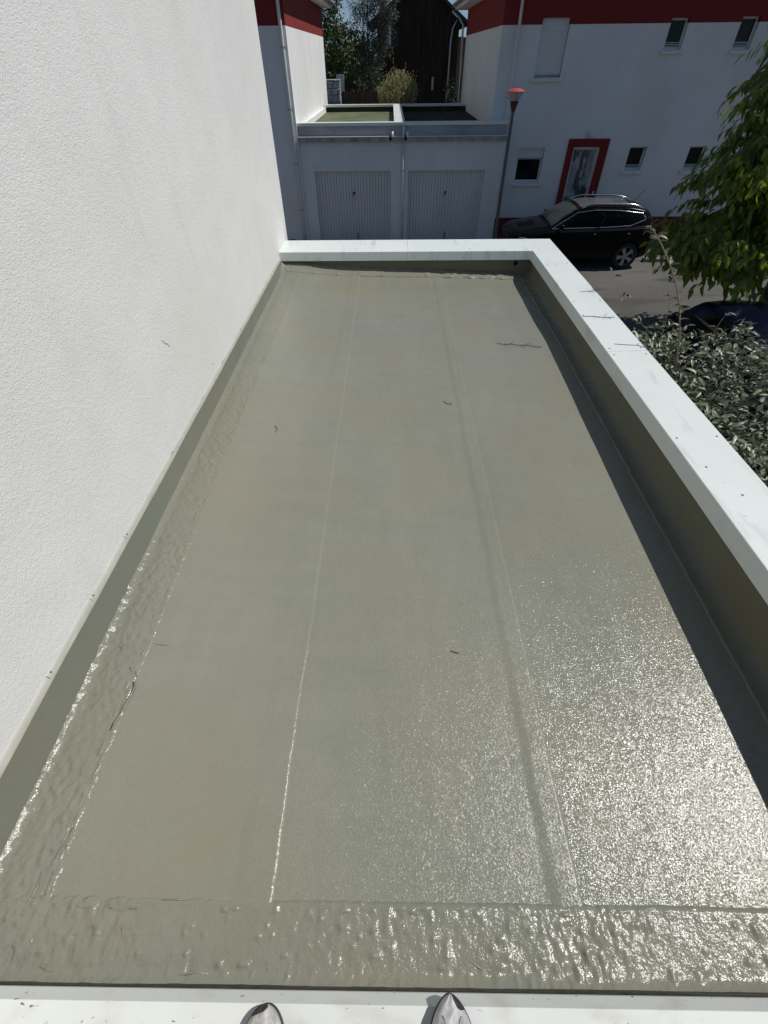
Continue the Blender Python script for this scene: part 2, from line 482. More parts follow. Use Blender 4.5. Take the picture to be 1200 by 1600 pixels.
T = 0.0042
def sheet(name, x0, x1, y0, y1, step, layer, m, parent, edge=(0, 0, 0, 0), rough=0.0, fr=30, drape=(), an=(1, 1), label=None, wob=0.004, splay=0.0):
    """one lap of roofing felt under the coating. edge: which of x0,x1,y0,y1 are free (rounded) edges.
    drape: (x position, height step) where the sheet climbs over the edge of the one beneath"""
    fx = [c for c in (([x0 + 0.007] if edge[0] else []) + ([x1 - 0.007] if edge[1] else []) + [d[0] for d in drape])]
    fy = [c for c in (([y0 + 0.007] if edge[2] else []) + ([y1 - 0.007] if edge[3] else []))]
    xs = axis(x0, x1, step, fx); ys = axis(y0, y1, step * (1.3 if rough == 0 else 1), fy)
    X, Y = np.meshgrid(xs, ys, indexing='ij')
    # wavy free edges
    Xw = X * (1 + splay * np.clip(1 - Y / 3.9, 0, 1.1)); Yw = Y.copy()
    if edge[0]: Xw = Xw + (vn(Y, Y * 0, 2.5, 8) * wob * 1.6 + vn(Y, Y * 0, 19, 9) * wob + vn(Y, Y * 0, 70, 3) * wob * 0.7) * (1 - ss(0.0, 0.06, X - x0))
    if edge[1]: Xw = Xw + (vn(Y, Y * 0, 2.5, 4) * wob * 1.6 + vn(Y, Y * 0, 19, 6) * wob + vn(Y, Y * 0, 70, 3) * wob * 0.7) * (1 - ss(0.0, 0.06, x1 - X))
    if edge[2]: Yw = Yw + (vn(X, X * 0, 2.5, 5) * wob * 2.4 + vn(X, X * 0, 17, 3) * wob) * (1 - ss(0.0, 0.06, Y - y0))
    if edge[3]: Yw = Yw + (vn(X, X * 0, 2.5, 7) * wob * 2.4 + vn(X, X * 0, 17, 2) * wob) * (1 - ss(0.0, 0.06, y1 - Y))
    Z = roof_h(Xw, Yw) + layer
    for (dx, dz) in drape:
        Z = Z + dz * ss(dx - 0.026, dx + 0.020, X + vn(Y, Y * 0, 3, 11) * 0.010 + vn(Y, Y * 0, 14, 11) * 0.003)
    if rough:
        ax, ay = an
        r = vn(Xw * ax, Yw * ay, fr, 21) + 0.6 * vn(Xw * ax, Yw * ay, fr * 2.1, 22) + 0.35 * vn(Xw * ax, Yw * ay, fr * 4.3, 23)
        big = 0.55 + 0.9 * (vn(Xw, Yw, 5, 24) + 0.35)
        blob = np.clip(vn(Xw, Yw, fr * 1.2, 25) - 0.28, 0, 1) * 9
        pit = np.clip(-vn(Xw * 1.1, Yw * 0.9, fr * 0.8, 27) - 0.25, 0, 1) * 5
        pat = 0.35 + 1.3 * ss(-0.25, 0.3, vn(Xw, Yw, 2.6, 28) + 0.6 * vn(Xw, Yw, 7.5, 29))
        Z = Z + rough * (r * np.clip(big, 0.15, 1.5) * pat + blob * 0.6 - pit * 0.5 * pat)
    d = np.full(X.shape, 1.0)
    if edge[0]: d = np.minimum(d, X - x0)
    if edge[1]: d = np.minimum(d, x1 - X)
    if edge[2]: d = np.minimum(d, Y - y0)
    if edge[3]: d = np.minimum(d, y1 - Y)
    Z = Z - np.clip(1 - d / 0.017, 0, 1) ** 2.2 * 0.0105 * (1.0 if any(edge) else 0)
    V = np.stack([Xw, Yw, Z], -1).reshape(-1, 3); n = len(ys)
    i, j = np.meshgrid(np.arange(len(xs) - 1), np.arange(n - 1), indexing='ij')
    q = (i * n + j).ravel()
    F = np.stack([q, q + n, q + n + 1, q + 1], -1)
    o = np_mesh(name, V, F, m, parent, smooth=True)
    if label: o['label'] = label
    return o

def strip_wall(name, pts_bottom, pts_top, m, parent):
    """vertical-ish membrane face between two polylines of equal length"""
    v = [*pts_bottom, *pts_top]; n = len(pts_bottom)
    f = [(i, i + 1, n + i + 1, n + i) for i in range(n - 1)]
    return np_mesh(name, v, f, m, parent, smooth=True)

def garage():
    G = empty('garage', (0, 0, GZ), 0, 'foreground garage with a freshly coated grey green flat roof and white copings', 'garage')
    iv = Matrix.Translation((0, 0, -GZ))
    P = bpy.data.objects.new('roof_membrane', None); COL.objects.link(P); P.parent = G
    P.location = (0, 0, -GZ)
    # field sheets
    sheet('membrane_sheet', -1.12, -0.345, -0.04, 5.74, 0.011, T, M['mem_smooth'], P, edge=(0, 1, 0, 0), drape=((-0.455, 0.0030),), splay=0.035, label='left coated membrane sheet with a thin bright lap edge')
    sheet('membrane_sheet', -0.40, 0.585, -0.04, 5.74, 0.011, 0.0, M['mem'], P, edge=(0, 1, 0, 0), drape=((0.50, 0.0046),), splay=0.055, label='middle coated membrane sheet between the two laps')
    sheet('membrane_sheet', 0.54, 1.545, -0.04, 5.74, 0.011, -0.0012, M['mem_glitter'], P, splay=0.05, edge=(0, 0, 0, 0), label='right coated membrane sheet glittering in the sun')
    # border strips
    sheet('border_strip', -1.255, -1.035, -0.06, 5.74, 0.0065, 1.75 * T, M['mem_rough'], P, edge=(0, 1, 0, 0), rough=0.0036, fr=62, an=(1.0, 0.7), wob=0.006, label='rippled border strip along the white wall')
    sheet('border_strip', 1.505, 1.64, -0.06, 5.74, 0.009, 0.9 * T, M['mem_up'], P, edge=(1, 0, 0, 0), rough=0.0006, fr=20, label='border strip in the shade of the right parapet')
    sheet('border_strip', -1.255, 1.64, -0.062, 0.135, 0.0055, 2.3 * T, M['mem_rough'], P, edge=(0, 0, 0, 1), rough=0.0050, fr=42, an=(1.2, 0.8), label='blistered border strip beside the near coping')
    sheet('border_strip', -1.255, 1.46, 5.58, 5.745, 0.008, 2.3 * T, M['mem'], P, edge=(0, 1, 1, 0), rough=0.0075, fr=13, label='lumpy border strip along the far parapet')
    # dark ragged strip along the joint where the coating meets the near coping
    xs_ = np.linspace(-1.25, 1.6, 700)
    v = []
    for k_, x_ in enumerate(xs_):
        a_ = 0.0012 + 0.0045 * max(0.0, float(vn(x_, 0, 3, 51)) + 0.1) + 0.005 * max(0.0, float(vn(x_, 0, 28, 52)))
        v += [(x_, -0.0525, 0.155), (x_, -0.0525 + a_, 0.150 + 0.002 * float(vn(x_, 0, 40, 53)))]
    v2 = np.array(v); 
    f = [(2 * i, 2 * i + 1, 2 * i + 3, 2 * i + 2) for i in range(len(xs_) - 1)]
    low = [(x_, -0.0525 + 0.0, -0.2) for x_ in xs_]
    b0 = len(v); v += low
    f += [(2 * i + 1, b0 + i, b0 + i + 1, 2 * i + 3) for i in range(len(xs_) - 1)]
    np_mesh('joint_line', v, f, M['joint'], P)
    # wrinkles and cracks where the coating has slumped at the foot of the wall
    for pts in ([(-1.045, 0.80), (-1.035, 0.775), (-1.038, 0.74), (-1.047, 0.70), (-1.050, 0.665), (-1.060, 0.64), (-1.062, 0.61)],
                [(-1.09, 0.86), (-1.075, 0.85), (-1.068, 0.835)], [(-1.06, 0.845), (-1.05, 0.835), (-1.042, 0.82)],
                [(-1.16, 1.02), (-1.15, 0.985), (-1.165, 0.955), (-1.15, 0.93)], [(-1.03, 0.97), (-0.985, 0.965), (-0.94, 0.96)],
                [(-1.07, 0.35), (-1.06, 0.31), (-1.068, 0.27), (-1.075, 0.22)], [(-1.10, 0.19), (-1.09, 0.15), (-1.10, 0.10), (-1.115, 0.07)],
                [(-0.68, 0.10), (-0.675, 0.07), (-0.685, 0.04)], [(-0.70, 0.125), (-0.66, 0.128), (-0.62, 0.126)],
                [(-0.62, -0.03), (-0.59, -0.034), (-0.55, -0.028), (-0.50, -0.032)], [(-0.36, 0.0), (-0.345, -0.015), (-0.35, -0.03)],
                [(0.22, 0.03), (0.24, 0.0), (0.27, -0.015), (0.30, -0.02)], [(-1.0, -0.02), (-0.96, -0.03), (-0.93, -0.026)]):
        zq = [float(roof_h(x, y)) + (0.0085 if y < 0.13 or x < -1.03 else 0.004) for x, y in pts]
        k = len(pts)
        MB().tube([(x, y, z) for (x, y), z in zip(pts, zq)], [0.0008] + [0.0032] * (k - 2) + [0.0008], 6).build('coating_wrinkle', M['mem_rough'], P, smooth=True)
        if k > 4:
            MB().tube([(x - 0.004, y + 0.001, z + 0.0008) for (x, y), z in zip(pts, zq)], 0.0016, 5).build('coating_crack', M['joint'], P, smooth=True)
    # upstands: left wall, right parapet, far parapet
    ys = np.linspace(-0.06, 5.74, 180)
    zb = roof_h(np.full_like(ys, -1.246), ys) - 0.01
    bot = [(-1.240, y, z) for y, z in zip(ys, zb)]
    mid = [(-1.2485 + 0.002 * vn(y, 0, 4, 3), y, 0.10) for y in ys]
    top = [(-1.254, y, 0.175 + 0.006 * float(vn(y, 0, 5, 6))) for y in ys]
    v = [*bot, *mid, *top]; n = len(ys)
    f = [(r * n + i, (r + 1) * n + i, (r + 1) * n + i + 1, r * n + i + 1) for r in range(2) for i in range(n - 1)]
    o = np_mesh('upstand', v, f, M['mem_up'], P, smooth=True); o['label'] = 'grey green upstand against the white wall'
    ys = np.linspace(-0.3, 5.74, 200)
    zb = roof_h(np.full_like(ys, 1.632), np.clip(ys, -0.06, 5.7)) - 0.02
    v = []; wav = vn(ys, ys * 0, 2.2, 12) * 0.01
    v += [(1.612, y, z + 0.01) for y, z in zip(ys, zb)]
    v += [(1.628 + 0.4 * w, y, 0.03 + w) for y, w in zip(ys, wav)]
    v += [(1.633, y, 0.10) for y in ys]
    v += [(1.634, y, 0.20) for y in ys]
    n = len(ys)
    f = [(r * n + i, r * n + i + 1, (r + 1) * n + i + 1, (r + 1) * n + i) for r in range(3) for i in range(n - 1)]
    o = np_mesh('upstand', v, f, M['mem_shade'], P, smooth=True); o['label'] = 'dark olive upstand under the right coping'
    # far upstand with the round overflow hole at (1.45, 5.735, 0.15)
    mb = MB(); hx, hz, hr, hs = 1.45, 0.112, 0.026, 0.05
    yf = 5.735
    mb.poly([(-1.27, yf, -0.03), (hx - hs, yf, -0.03), (hx - hs, yf, 0.215), (-1.27, yf, 0.215)])
    mb.poly([(hx + hs, yf, -0.03), (1.64, yf, -0.03), (1.64, yf, 0.215), (hx + hs, yf, 0.215)])
    mb.poly([(hx - hs, yf, -0.03), (hx + hs, yf, -0.03), (hx + hs, yf, hz - hs), (hx - hs, yf, hz - hs)])
    mb.poly([(hx - hs, yf, hz + hs), (hx + hs, yf, hz + hs), (hx + hs, yf, 0.215), (hx - hs, yf, 0.215)])
    nn = 16
    for k in range(nn):
        a0, a1 = 2 * math.pi * k / nn, 2 * math.pi * (k + 1) / nn
        def sq(a):
            c, s = math.cos(a), math.sin(a); t = hs / max(abs(c), abs(s)); return (hx + c * t, yf, hz + s * t)
        ci = lambda a, y=yf: (hx + hr * math.cos(a), y, hz + hr * math.sin(a))
        mb.poly([ci(a0), sq(a0), sq(a1), ci(a1)])
        mb.poly([ci(a1), ci(a1, yf + 0.12), ci(a0, yf + 0.12), ci(a0)])
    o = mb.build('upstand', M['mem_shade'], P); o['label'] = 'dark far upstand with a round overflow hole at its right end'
    mb = MB().lathe([(0.0, 0), (0.024, 0)], 16)
    MB().prism([(hx + 0.024 * math.cos(2 * math.pi * k / 16), yf + 0.11, hz + 0.024 * math.sin(2 * math.pi * k / 16)) for k in range(16)], (0, 0.01, 0)).build('overflow_hole', M['dark'], P)
    # ---- building under it
    zz = -GZ
    W = M['render_far']
    w = MB()
    w.box(1.64, 1.88, -6.2, 6.12, -0.05, zz + 0.215)          # right wall and parapet
    w.box(-1.27, 1.64, 5.86, 6.12, -0.05, zz + 0.215)        # far wall
    w.box(-1.27, 1.64, -0.40, -0.066, -0.05, zz + 0.215)     # party wall
    w.box(-1.27, 1.64, -6.2, -5.95, -0.05, zz + 0.215)
    w.build('wall', W, G)
    B('roof_slab', M['concrete'], G, -1.27, 1.64, -0.066, 5.86, zz - 0.36, zz - 0.21)
    B('back_roof_slab', M['mem_far'], G, -1.27, 1.64, -5.95, -0.40, zz - 0.20, zz - 0.03)
    # copings: folded sheet-metal caps, mitred in the far right corner
    def cop_x(name_, x0, x1, y_in, y_out, zt, m, miter=None):
        """piece running along x, inner fascia at y_in"""
        sgn = 1 if y_out > y_in else -1
        zf = zt - 0.088
        a = lambda x, y, z: (x, y, z + zz)
        xi = x1 if miter is None else miter[0]; xo = x1 if miter is None else miter[1]
        th = 0.006 * sgn
        mb = MB()
        prof_in = [(y_in - 3 * th + th, zf), (y_in - 3 * th, zf), (y_in, zt), (y_out, zt + 0.006), (y_out, zf), (y_out - th, zf), (y_out - th, zt - 0.012), (y_in + th, zt - 0.012)]
        def xe(y):
            t = (y - y_in) / (y_out - y_in); return xi + (xo - xi) * t
        b = len(mb.v); k = len(prof_in)
        mb.v += [a(x0, y, z) for y, z in prof_in] + [a(xe(y), y, z) for y, z in prof_in]
        for i in range(k):
            j = (i + 1) % k
            mb.f.append((b + i, b + j, b + k + j, b + k + i))
        mb.f.append(tuple(b + i for i in range(k))); mb.f.append(tuple(b + k + i for i in range(k - 1, -1, -1)))
        return mb.build('coping', m, G, bevel=0.0022)
    def cop_y(y0, y1, x_in, x_out, zt, m, miter=None):
        sgn = 1 if x_out > x_in else -1
        zf = zt - 0.088; th = 0.006 * sgn
        prof = [(x_in - 3 * th + th, zf), (x_in - 3 * th, zf), (x_in, zt), (x_out, zt + 0.006), (x_out, zf), (x_out - th, zf), (x_out - th, zt - 0.012), (x_in + th, zt - 0.012)]
        yi, yo = (y1, y1) if miter is None else miter
        mb = MB(); k = len(prof)
        ye = lambda x: yi + (yo - yi) * (x - x_in) / (x_out - x_in)
        mb.v += [(x, y0, z + zz) for x, z in prof] + [(x, ye(x), z + zz) for x, z in prof]
        for i in range(k):
            j = (i + 1) % k
            mb.f.append((i, j, k + j, k + i))
        mb.f.append(tuple(range(k))); mb.f.append(tuple(range(2 * k - 1, k - 1, -1)))
        return mb.build('coping', m, G, bevel=0.0022)
    YI, YO, XI, XO, ZT = 5.70, 6.15, 1.605, 1.905, 0.25
    c1 = cop_x('coping', WALLX + 0.002, 0.2, YI, YO, ZT, M['cop'])
    c2 = cop_x('coping', 0.2015, XI, YI, YO, ZT, M['cop'], miter=(XI - 0.001, XO - 0.001))
    c3 = cop_y(3.221, YI, XI, XO, ZT, M['cop'], miter=(YI - 0.001, YO - 0.001))
    c4 = cop_y(0.40, 3.2195, XI, XO, ZT, M['cop'])
    c5 = cop_y(-3.0, 0.3985, XI, XO, ZT, M['cop'])
    for c in (c1, c2): c['label'] = 'white coping along the far edge of the roof'
    for c in (c3, c4, c5): c['label'] = 'white coping along the right edge of the roof'
    # near coping with its sloping folded lip
    mb = MB()
    prof = [(-0.40, 0.25), (-0.073, 0.25), (-0.0535, 0.205), (-0.0535, 0.15), (-0.060, 0.15), (-0.062, 0.20), (-0.08, 0.238), (-0.40, 0.238)]
    mb.prism([(WALLX + 0.002, y, z + zz) for y, z in prof], (XI - WALLX - 0.004, 0, 0))
    o = mb.build('coping', M['cop_near'], G, bevel=0.0012); o['label'] = 'stained white coping under the shoes'
    # rivets on the copings
    rv = []
    for (x, y) in ((1.64, 5.19), (1.75, 5.22), (1.86, 5.24), (1.64, 3.27), (1.87, 3.27), (1.64, 3.17), (1.87, 3.17), (1.64, 2.14), (1.87, 2.15), (1.68, 1.88), (1.75, 1.66), (1.64, 4.2), (1.87, 4.2), (0.9, 5.80), (0.9, 6.05), (-0.4, 5.80), (-0.4, 6.05), (1.635, 0.9), (1.87, 0.9)):
        rv.append((x, y))
    for (x, y) in rv:
        zt = zz + ZT + 0.006 * ((x - XI) / 0.3 if x > XI else (y - YI) / 0.45)
        MB().lathe([(0.0065, -0.001), (0.0065, 0.001), (0.004, 0.0034), (0.0, 0.0040)], 8, (x, y, zt)).build('rivet', M['screw'], G, smooth=True)
    # flashing strip on the white wall: lengths of metal, sealant below, screws
    cuts = [-0.3, 0.41, 0.73, 1.07, 1.42, 2.06, 2.66, 3.17, 3.74, 4.5, 5.2, 5.70]
    for y0, y1 in zip(cuts[:-1], cuts[1:]):
        pr = [(-1.2695, 0.203), (-1.2660, 0.202), (-1.2625, 0.194), (-1.2605, 0.182), (-1.2625, 0.180), (-1.2695, 0.188)]
        w_ = 0.003 * (random.random() - 0.5)
        o = MB().prism([(x + 0.0002, y0 + 0.0012, z + zz + w_) for x, z in pr], (0, y1 - y0 - 0.0024, 0)).build('flashing', M['flash'], G, bevel=0.001)
    ysl = np.linspace(-0.3, 5.70, 200)
    v = [(-1.2625 , y, zz + 0.186) for y in ysl] + [(-1.2550 + 0.0015 * float(vn(y, 0, 11, 3)), y, zz + 0.176) for y in ysl] + [(-1.2530, y, zz + 0.154 + 0.010 * float(vn(y, 0, 6, 4)) + 0.004 * float(vn(y, 0, 30, 4))) for y in ysl]
    n = len(ysl)
    f = [(r * n + i, r * n + i + 1, (r + 1) * n + i + 1, (r + 1) * n + i) for r in range(2) for i in range(n - 1)]
    np_mesh('sealant_bead', v, f, M['sealant'], G, smooth=True)
    for y in cuts[1:-1]:
        MB().tube([(-1.2660, y + 0.02, zz + 0.197), (-1.2605, y + 0.02, zz + 0.199)], 0.0032, 8).build('screw', M['screw'], G)
    return G
garage()

# ================================================================== white houses
def eave_roof(H, x0, x1, y0, y1, z, over, rise, m_t=None):
    """soffit + gutter + low hip roof over a rectangular house"""
    B('soffit', M['soffit'], H, x0 - over, x1 + over, y0 - over, y1 + over, z, z + 0.05)
    B('fascia', M['soffit'], H, x0 - over - 0.015, x1 + over + 0.015, y0 - over - 0.015, y1 + over + 0.015, z + 0.052, z + 0.20)
    for (a, b) in (((x0 - over - 0.08, y0 - over - 0.08), (x1 + over + 0.08, y0 - over - 0.08)), ((x0 - over - 0.08, y0 - over), (x0 - over - 0.08, y1 + over)), ((x1 + over + 0.08, y0 - over), (x1 + over + 0.08, y1 + over))):
        MB().tube([(a[0], a[1], z + 0.13), (b[0], b[1], z + 0.13)], 0.065, 10).build('gutter', M['zinc'], H, smooth=True)
    xa, xb, ya, yb = x0 - over - 0.05, x1 + over + 0.05, y0 - over - 0.05, y1 + over + 0.05
    ins = min(xb - xa, yb - ya) / 2 - 0.01
    mb = MB()
    zz = z + 0.205
    c = [(xa, ya, zz), (xb, ya, zz), (xb, yb, zz), (xa, yb, zz)]
    if (xb - xa) > (yb - ya):
        r1, r2 = (xa + ins, (ya + yb) / 2, zz + rise), (xb - ins, (ya + yb) / 2, zz + rise)
        mb.poly([c[0], c[1], r2, r1]); mb.poly([c[1], c[2], r2]); mb.poly([c[2], c[3], r1, r2]); mb.poly([c[3], c[0], r1])
    else:
        r1, r2 = ((xa + xb) / 2, ya + ins, zz + rise), ((xa + xb) / 2, yb - ins, zz + rise)
        mb.poly([c[0], c[1], r1]); mb.poly([c[1], c[2], r2, r1]); mb.poly([c[2], c[3], r2]); mb.poly([c[3], c[0], r1, r2])
    mb.poly(c[::-1])
    mb.build('roof', M['tile'], H)

def own_house():
    H = empty('house', (-5, 2, GZ), 0, 'house with the tall sunlit white stucco wall filling the left side', 'house')
    H.matrix_world = Matrix.Translation((0, 0, 0)) if False else H.matrix_world
    H.location = (0, 0, 0)
    wl = B('wall', M['stucco'], H, -9.0, WALLX, -6.0, 6.30, GZ - 0.05, 2.45)
    B('red_band', M['red'], H, -9.0, WALLX - 0.001, -6.0, 6.299, 2.452, 3.25)
    eave_roof(H, -9.0, WALLX, -6.0, 6.30, 3.25, 0.42, 1.7)
    # hairline marks in the stucco
    for pts in ([(2.43, 0.705), (2.445, 0.69), (2.455, 0.672), (2.475, 0.665), (2.49, 0.64)], [(3.0, 0.28), (3.01, 0.27), (3.02, 0.265)]):
        MB().tube([(WALLX + 0.001, y, z) for y, z in pts], 0.0011, 5).build('hairline_crack', M['twig'], H)
    return H
own_house()

def window(H, xa, xb, z0, z1, yw, shut=0.0, sill=True, bars=False):
    """recessed window in a wall whose outer face is y = yw. built as frame, pane, shutter, sill"""
    d = 0.16
    mb = MB(); t = 0.045
    y0, y1 = yw + d - 0.03, yw + d + 0.02
    mb.box(xa, xa + t, y0, y1, z0, z1); mb.box(xb - t, xb, y0, y1, z0, z1)
    mb.box(xa + t, xb - t, y0, y1, z0, z0 + t * 1.2); mb.box(xa + t, xb - t, y0, y1, z1 - t, z1)
    f = mb.build('window', M['pvc'], H, bevel=0.004)
    B('pane', M['glass_dark'], f, xa + t, xb - t, y1 - 0.03, y1 - 0.02, z0 + t, z1 - t)
    if shut > 0:
        zs = z1 - (z1 - z0) * shut
        n = max(2, int((z1 - zs) / 0.042)); h = (z1 - zs) / n
        for i in range(n):
            MB().prism([(xa + 0.012, yw + 0.075, z1 - (i + 1) * h + 0.0015), (xa + 0.012, yw + 0.0715, z1 - (i + 0.5) * h), (xa + 0.012, yw + 0.075, z1 - i * h - 0.0005), (xa + 0.012, yw + 0.09, z1 - (i + 0.5) * h)], (xb - xa - 0.024, 0, 0)).build('shutter_slat', M['shutter'], f)
        B('shutter_bar', M['zinc'], f, xa + 0.01, xb - 0.01, yw + 0.06, yw + 0.095, zs - 0.035, zs - 0.001)
    if bars:
        for k in range(1, 4):
            z = z0 + (z1 - z0) * (0.06 + k * 0.055)
            B('window_bar', M['pvc'], f, xa + t, xb - t, yw + 0.10, yw + 0.115, z - 0.006, z + 0.006)
    if sill:
        MB().prism([(xa - 0.06, yw - 0.075, z0 - 0.085), (xa - 0.06, yw - 0.075, z0 - 0.028), (xa - 0.06, yw + 0.14, z0 - 0.002), (xa - 0.06, yw + 0.14, z0 - 0.085)], (xb - xa + 0.12, 0, 0)).build('sill', M['sill'], f, bevel=0.005)
    return f

def wall_with_holes(name, x0, x1, z0, z1, yw, depth, holes, m, H):
    """front wall slab split round rectangular openings (xa,xb,za,zb)"""
    xs = sorted({x0, x1, *[h[0] for h in holes], *[h[1] for h in holes]})
    zs = sorted({z0, z1, *[min(max(h[2], z0), z1) for h in holes], *[min(max(h[3], z0), z1) for h in holes]})
    mb = MB(); nx, nz = len(xs) - 1, len(zs) - 1
    solid = [[not any(h[0] < (xs[i] + xs[i + 1]) / 2 < h[1] and h[2] < (zs[k] + zs[k + 1]) / 2 < h[3] for h in holes) for k in range(nz)] for i in range(nx)]
    S = lambda i, k: 0 <= i < nx and 0 <= k < nz and solid[i][k]
    for i in range(nx):
        for k in range(nz):
            if not solid[i][k]: continue
            a, b, c, d = xs[i], xs[i + 1], zs[k], zs[k + 1]
            y0, y1 = yw, yw + depth
            mb.poly([(a, y0, c), (b, y0, c), (b, y0, d), (a, y0, d)])
            mb.poly([(a, y1, c), (a, y1, d), (b, y1, d), (b, y1, c)])
            if not S(i - 1, k): mb.poly([(a, y0, c), (a, y0, d), (a, y1, d), (a, y1, c)])
            if not S(i + 1, k): mb.poly([(b, y0, c), (b, y1, c), (b, y1, d), (b, y0, d)])
            if not S(i, k - 1): mb.poly([(a, y0, c), (a, y1, c), (b, y1, c), (b, y0, c)])
            if not S(i, k + 1): mb.poly([(a, y0, d), (b, y0, d), (b, y1, d), (a, y1, d)])
    return mb.build(name, m, H)

def right_house():
    X0, X1, Y0, Y1 = 3.06, 14.0, 18.2, 26.7
    H = empty('house', (0, 0, 0), 0, 'white house with red framed front door and small windows behind the black car', 'house')
    wins = [(4.14, 4.90, 1.355, 2.53), (7.63, 8.12, 1.89, 2.50), (9.53, 10.02, 1.88, 2.51), (4.05, 4.86, -1.13, -0.24), (7.53, 8.06, -0.84, -0.235), (9.40, 9.92, -0.84, -0.235), (12.0, 12.8, -1.13, -0.24)]
    door = (5.76, 6.57, GZ, -0.235)
    wall_with_holes('wall', X0, X1, -2.12, 2.40, Y0, 0.25, wins + [door], M['render_far'], H)
    wall_with_holes('red_band', X0 - 0.004, X1 + 0.004, 2.402, 3.12, Y0 - 0.004, 0.25, wins, M['red'], H)
    wall_with_holes('plinth', X0 - 0.004, X1 + 0.004, GZ - 0.05, -2.122, Y0 - 0.008, 0.25, [door], M['red'], H)
    mb = MB()
    mb.box(X0, X0 + 0.25, Y0 + 0.252, Y1, GZ - 0.05, 2.40); mb.box(X1 - 0.25, X1, Y0 + 0.252, Y1, GZ - 0.05, 2.40); mb.box(X0 + 0.252, X1 - 0.252, Y1 - 0.25, Y1, GZ - 0.05, 2.40)
    mb.build('wall', M['render_far'], H)
    mb = MB(); mb.box(X0 - 0.004, X0 + 0.25, Y0 + 0.25, Y1 + 0.004, 2.402, 3.12); mb.box(X1 - 0.25, X1 + 0.004, Y0 + 0.25, Y1 + 0.004, 2.402, 3.12); mb.box(X0 + 0.252, X1 - 0.252, Y1 - 0.25, Y1, 2.402, 3.12)
    mb.build('red_band', M['red'], H)
    B('interior', M['dark'], H, X0 + 0.3, X1 - 0.3, Y0 + 0.5, Y1 - 0.3, GZ, 3.1)
    eave_roof(H, X0, X1, Y0, Y1, 3.12, 0.46, 1.7)
    w = window(H, 4.14, 4.90, 1.355, 2.53, Y0, 0.95); w['label'] = 'tall upstairs window with its white roller shutter down'
    window(H, 7.63, 8.12, 1.89, 2.50, Y0, 0.0, bars=True); window(H, 9.53, 10.02, 1.88, 2.51, Y0, 0.0, bars=True)
    w = window(H, 4.05, 4.86, -1.13, -0.24, Y0, 0.29); w['label'] = 'square ground floor window with its shutter a third down'
    window(H, 7.53, 8.06, -0.84, -0.235, Y0, bars=True); window(H, 9.40, 9.92, -0.84, -0.235, Y0, bars=True); window(H, 12.0, 12.8, -1.13, -0.24, Y0, 0.4)
    # door with its red surround
    mb = MB()
    mb.box(5.56, 5.755, Y0 - 0.035, Y0 + 0.18, GZ, -0.03); mb.box(6.575, 6.83, Y0 - 0.035, Y0 + 0.18, GZ, -0.03); mb.box(5.757, 6.573, Y0 - 0.035, Y0 + 0.18, -0.233, -0.03)
    mb.build('door_surround', M['red'], H, bevel=0.004)
    dm = mat('door_mottled_reflection', (0.36, 0.37, 0.38), 0.22, bumps=((2.2, 0.35, 0.06, 3, None),), spec=0.6, var=[(2.2, 0.55, 1.5, 4, (1.6, 1, 0.8))])  # blotchy colour paints in the reflections on the glossy door
    tint(dm, (0.07, 0.085, 0.11), 2.6, 0.50, 0.60, 5, (2.0, 1, 0.7))
    d = B('front_door', dm, H, 5.76, 6.57, Y0 + 0.10, Y0 + 0.15, GZ + 0.02, -0.238)
    mb = MB(); mb.box(5.76, 5.815, Y0 + 0.085, Y0 + 0.10, GZ + 0.02, -0.238); mb.box(6.515, 6.57, Y0 + 0.085, Y0 + 0.10, GZ + 0.02, -0.238); mb.box(5.816, 6.514, Y0 + 0.085, Y0 + 0.10, -0.30, -0.238)
    mb.build('door_frame', M['pvc'], d)
    MB().box(6.44, 6.465, Y0 + 0.03, Y0 + 0.05, -1.75, -1.30).box(6.445, 6.46, Y0 + 0.05, Y0 + 0.10, -1.72, -1.69).box(6.445, 6.46, Y0 + 0.05, Y0 + 0.10, -1.36, -1.33).build('handle', M['plastic'], d)
    B('doorbell', M['pvc'], H, 6.69, 6.74, Y0 - 0.055, Y0 - 0.036, -1.46, -1.38, bevel=0.004)
    MB().lathe([(0.0, -0.10), (0.05, -0.09), (0.075, -0.03), (0.075, 0.03), (0.05, 0.09), (0.0, 0.10)], 14, (6.19, Y0 - 0.09, 0.07)).build('wall_light', M['pvc'], H, smooth=True)
    B('light_bracket', M['pvc'], H, 6.16, 6.22, Y0 - 0.03, Y0 - 0.001, 0.0, 0.14)
    # rainwater pipe
    mb = MB(); mb.tube([(3.47, Y0 - 0.50, 3.20), (3.47, Y0 - 0.42, 3.02), (3.50, Y0 - 0.08, 2.86), (3.50, Y0 - 0.06, 0.75), (3.50, Y0 - 0.06, GZ)], 0.042, 10)
    p = mb.build('downpipe', M['pvc'], H, smooth=True)
    for z in (2.2, 0.9, -0.6, -1.8):
        MB().tube([(3.50, Y0 - 0.06, z), (3.50, Y0 - 0.06, z + 0.035)], 0.050, 10).build('pipe_clip', M['zinc'], p)
    MB().tube([(X0 - 0.60, Y1 + 0.3, 3.1), (X0 - 0.3, Y1 + 0.3, 2.9), (X0 - 0.12, Y1 + 0.3, 2.7), (X0 - 0.12, Y1 + 0.3, GZ)], 0.042, 8).build('downpipe', M['zinc'], H, smooth=True)
    return H
right_house()

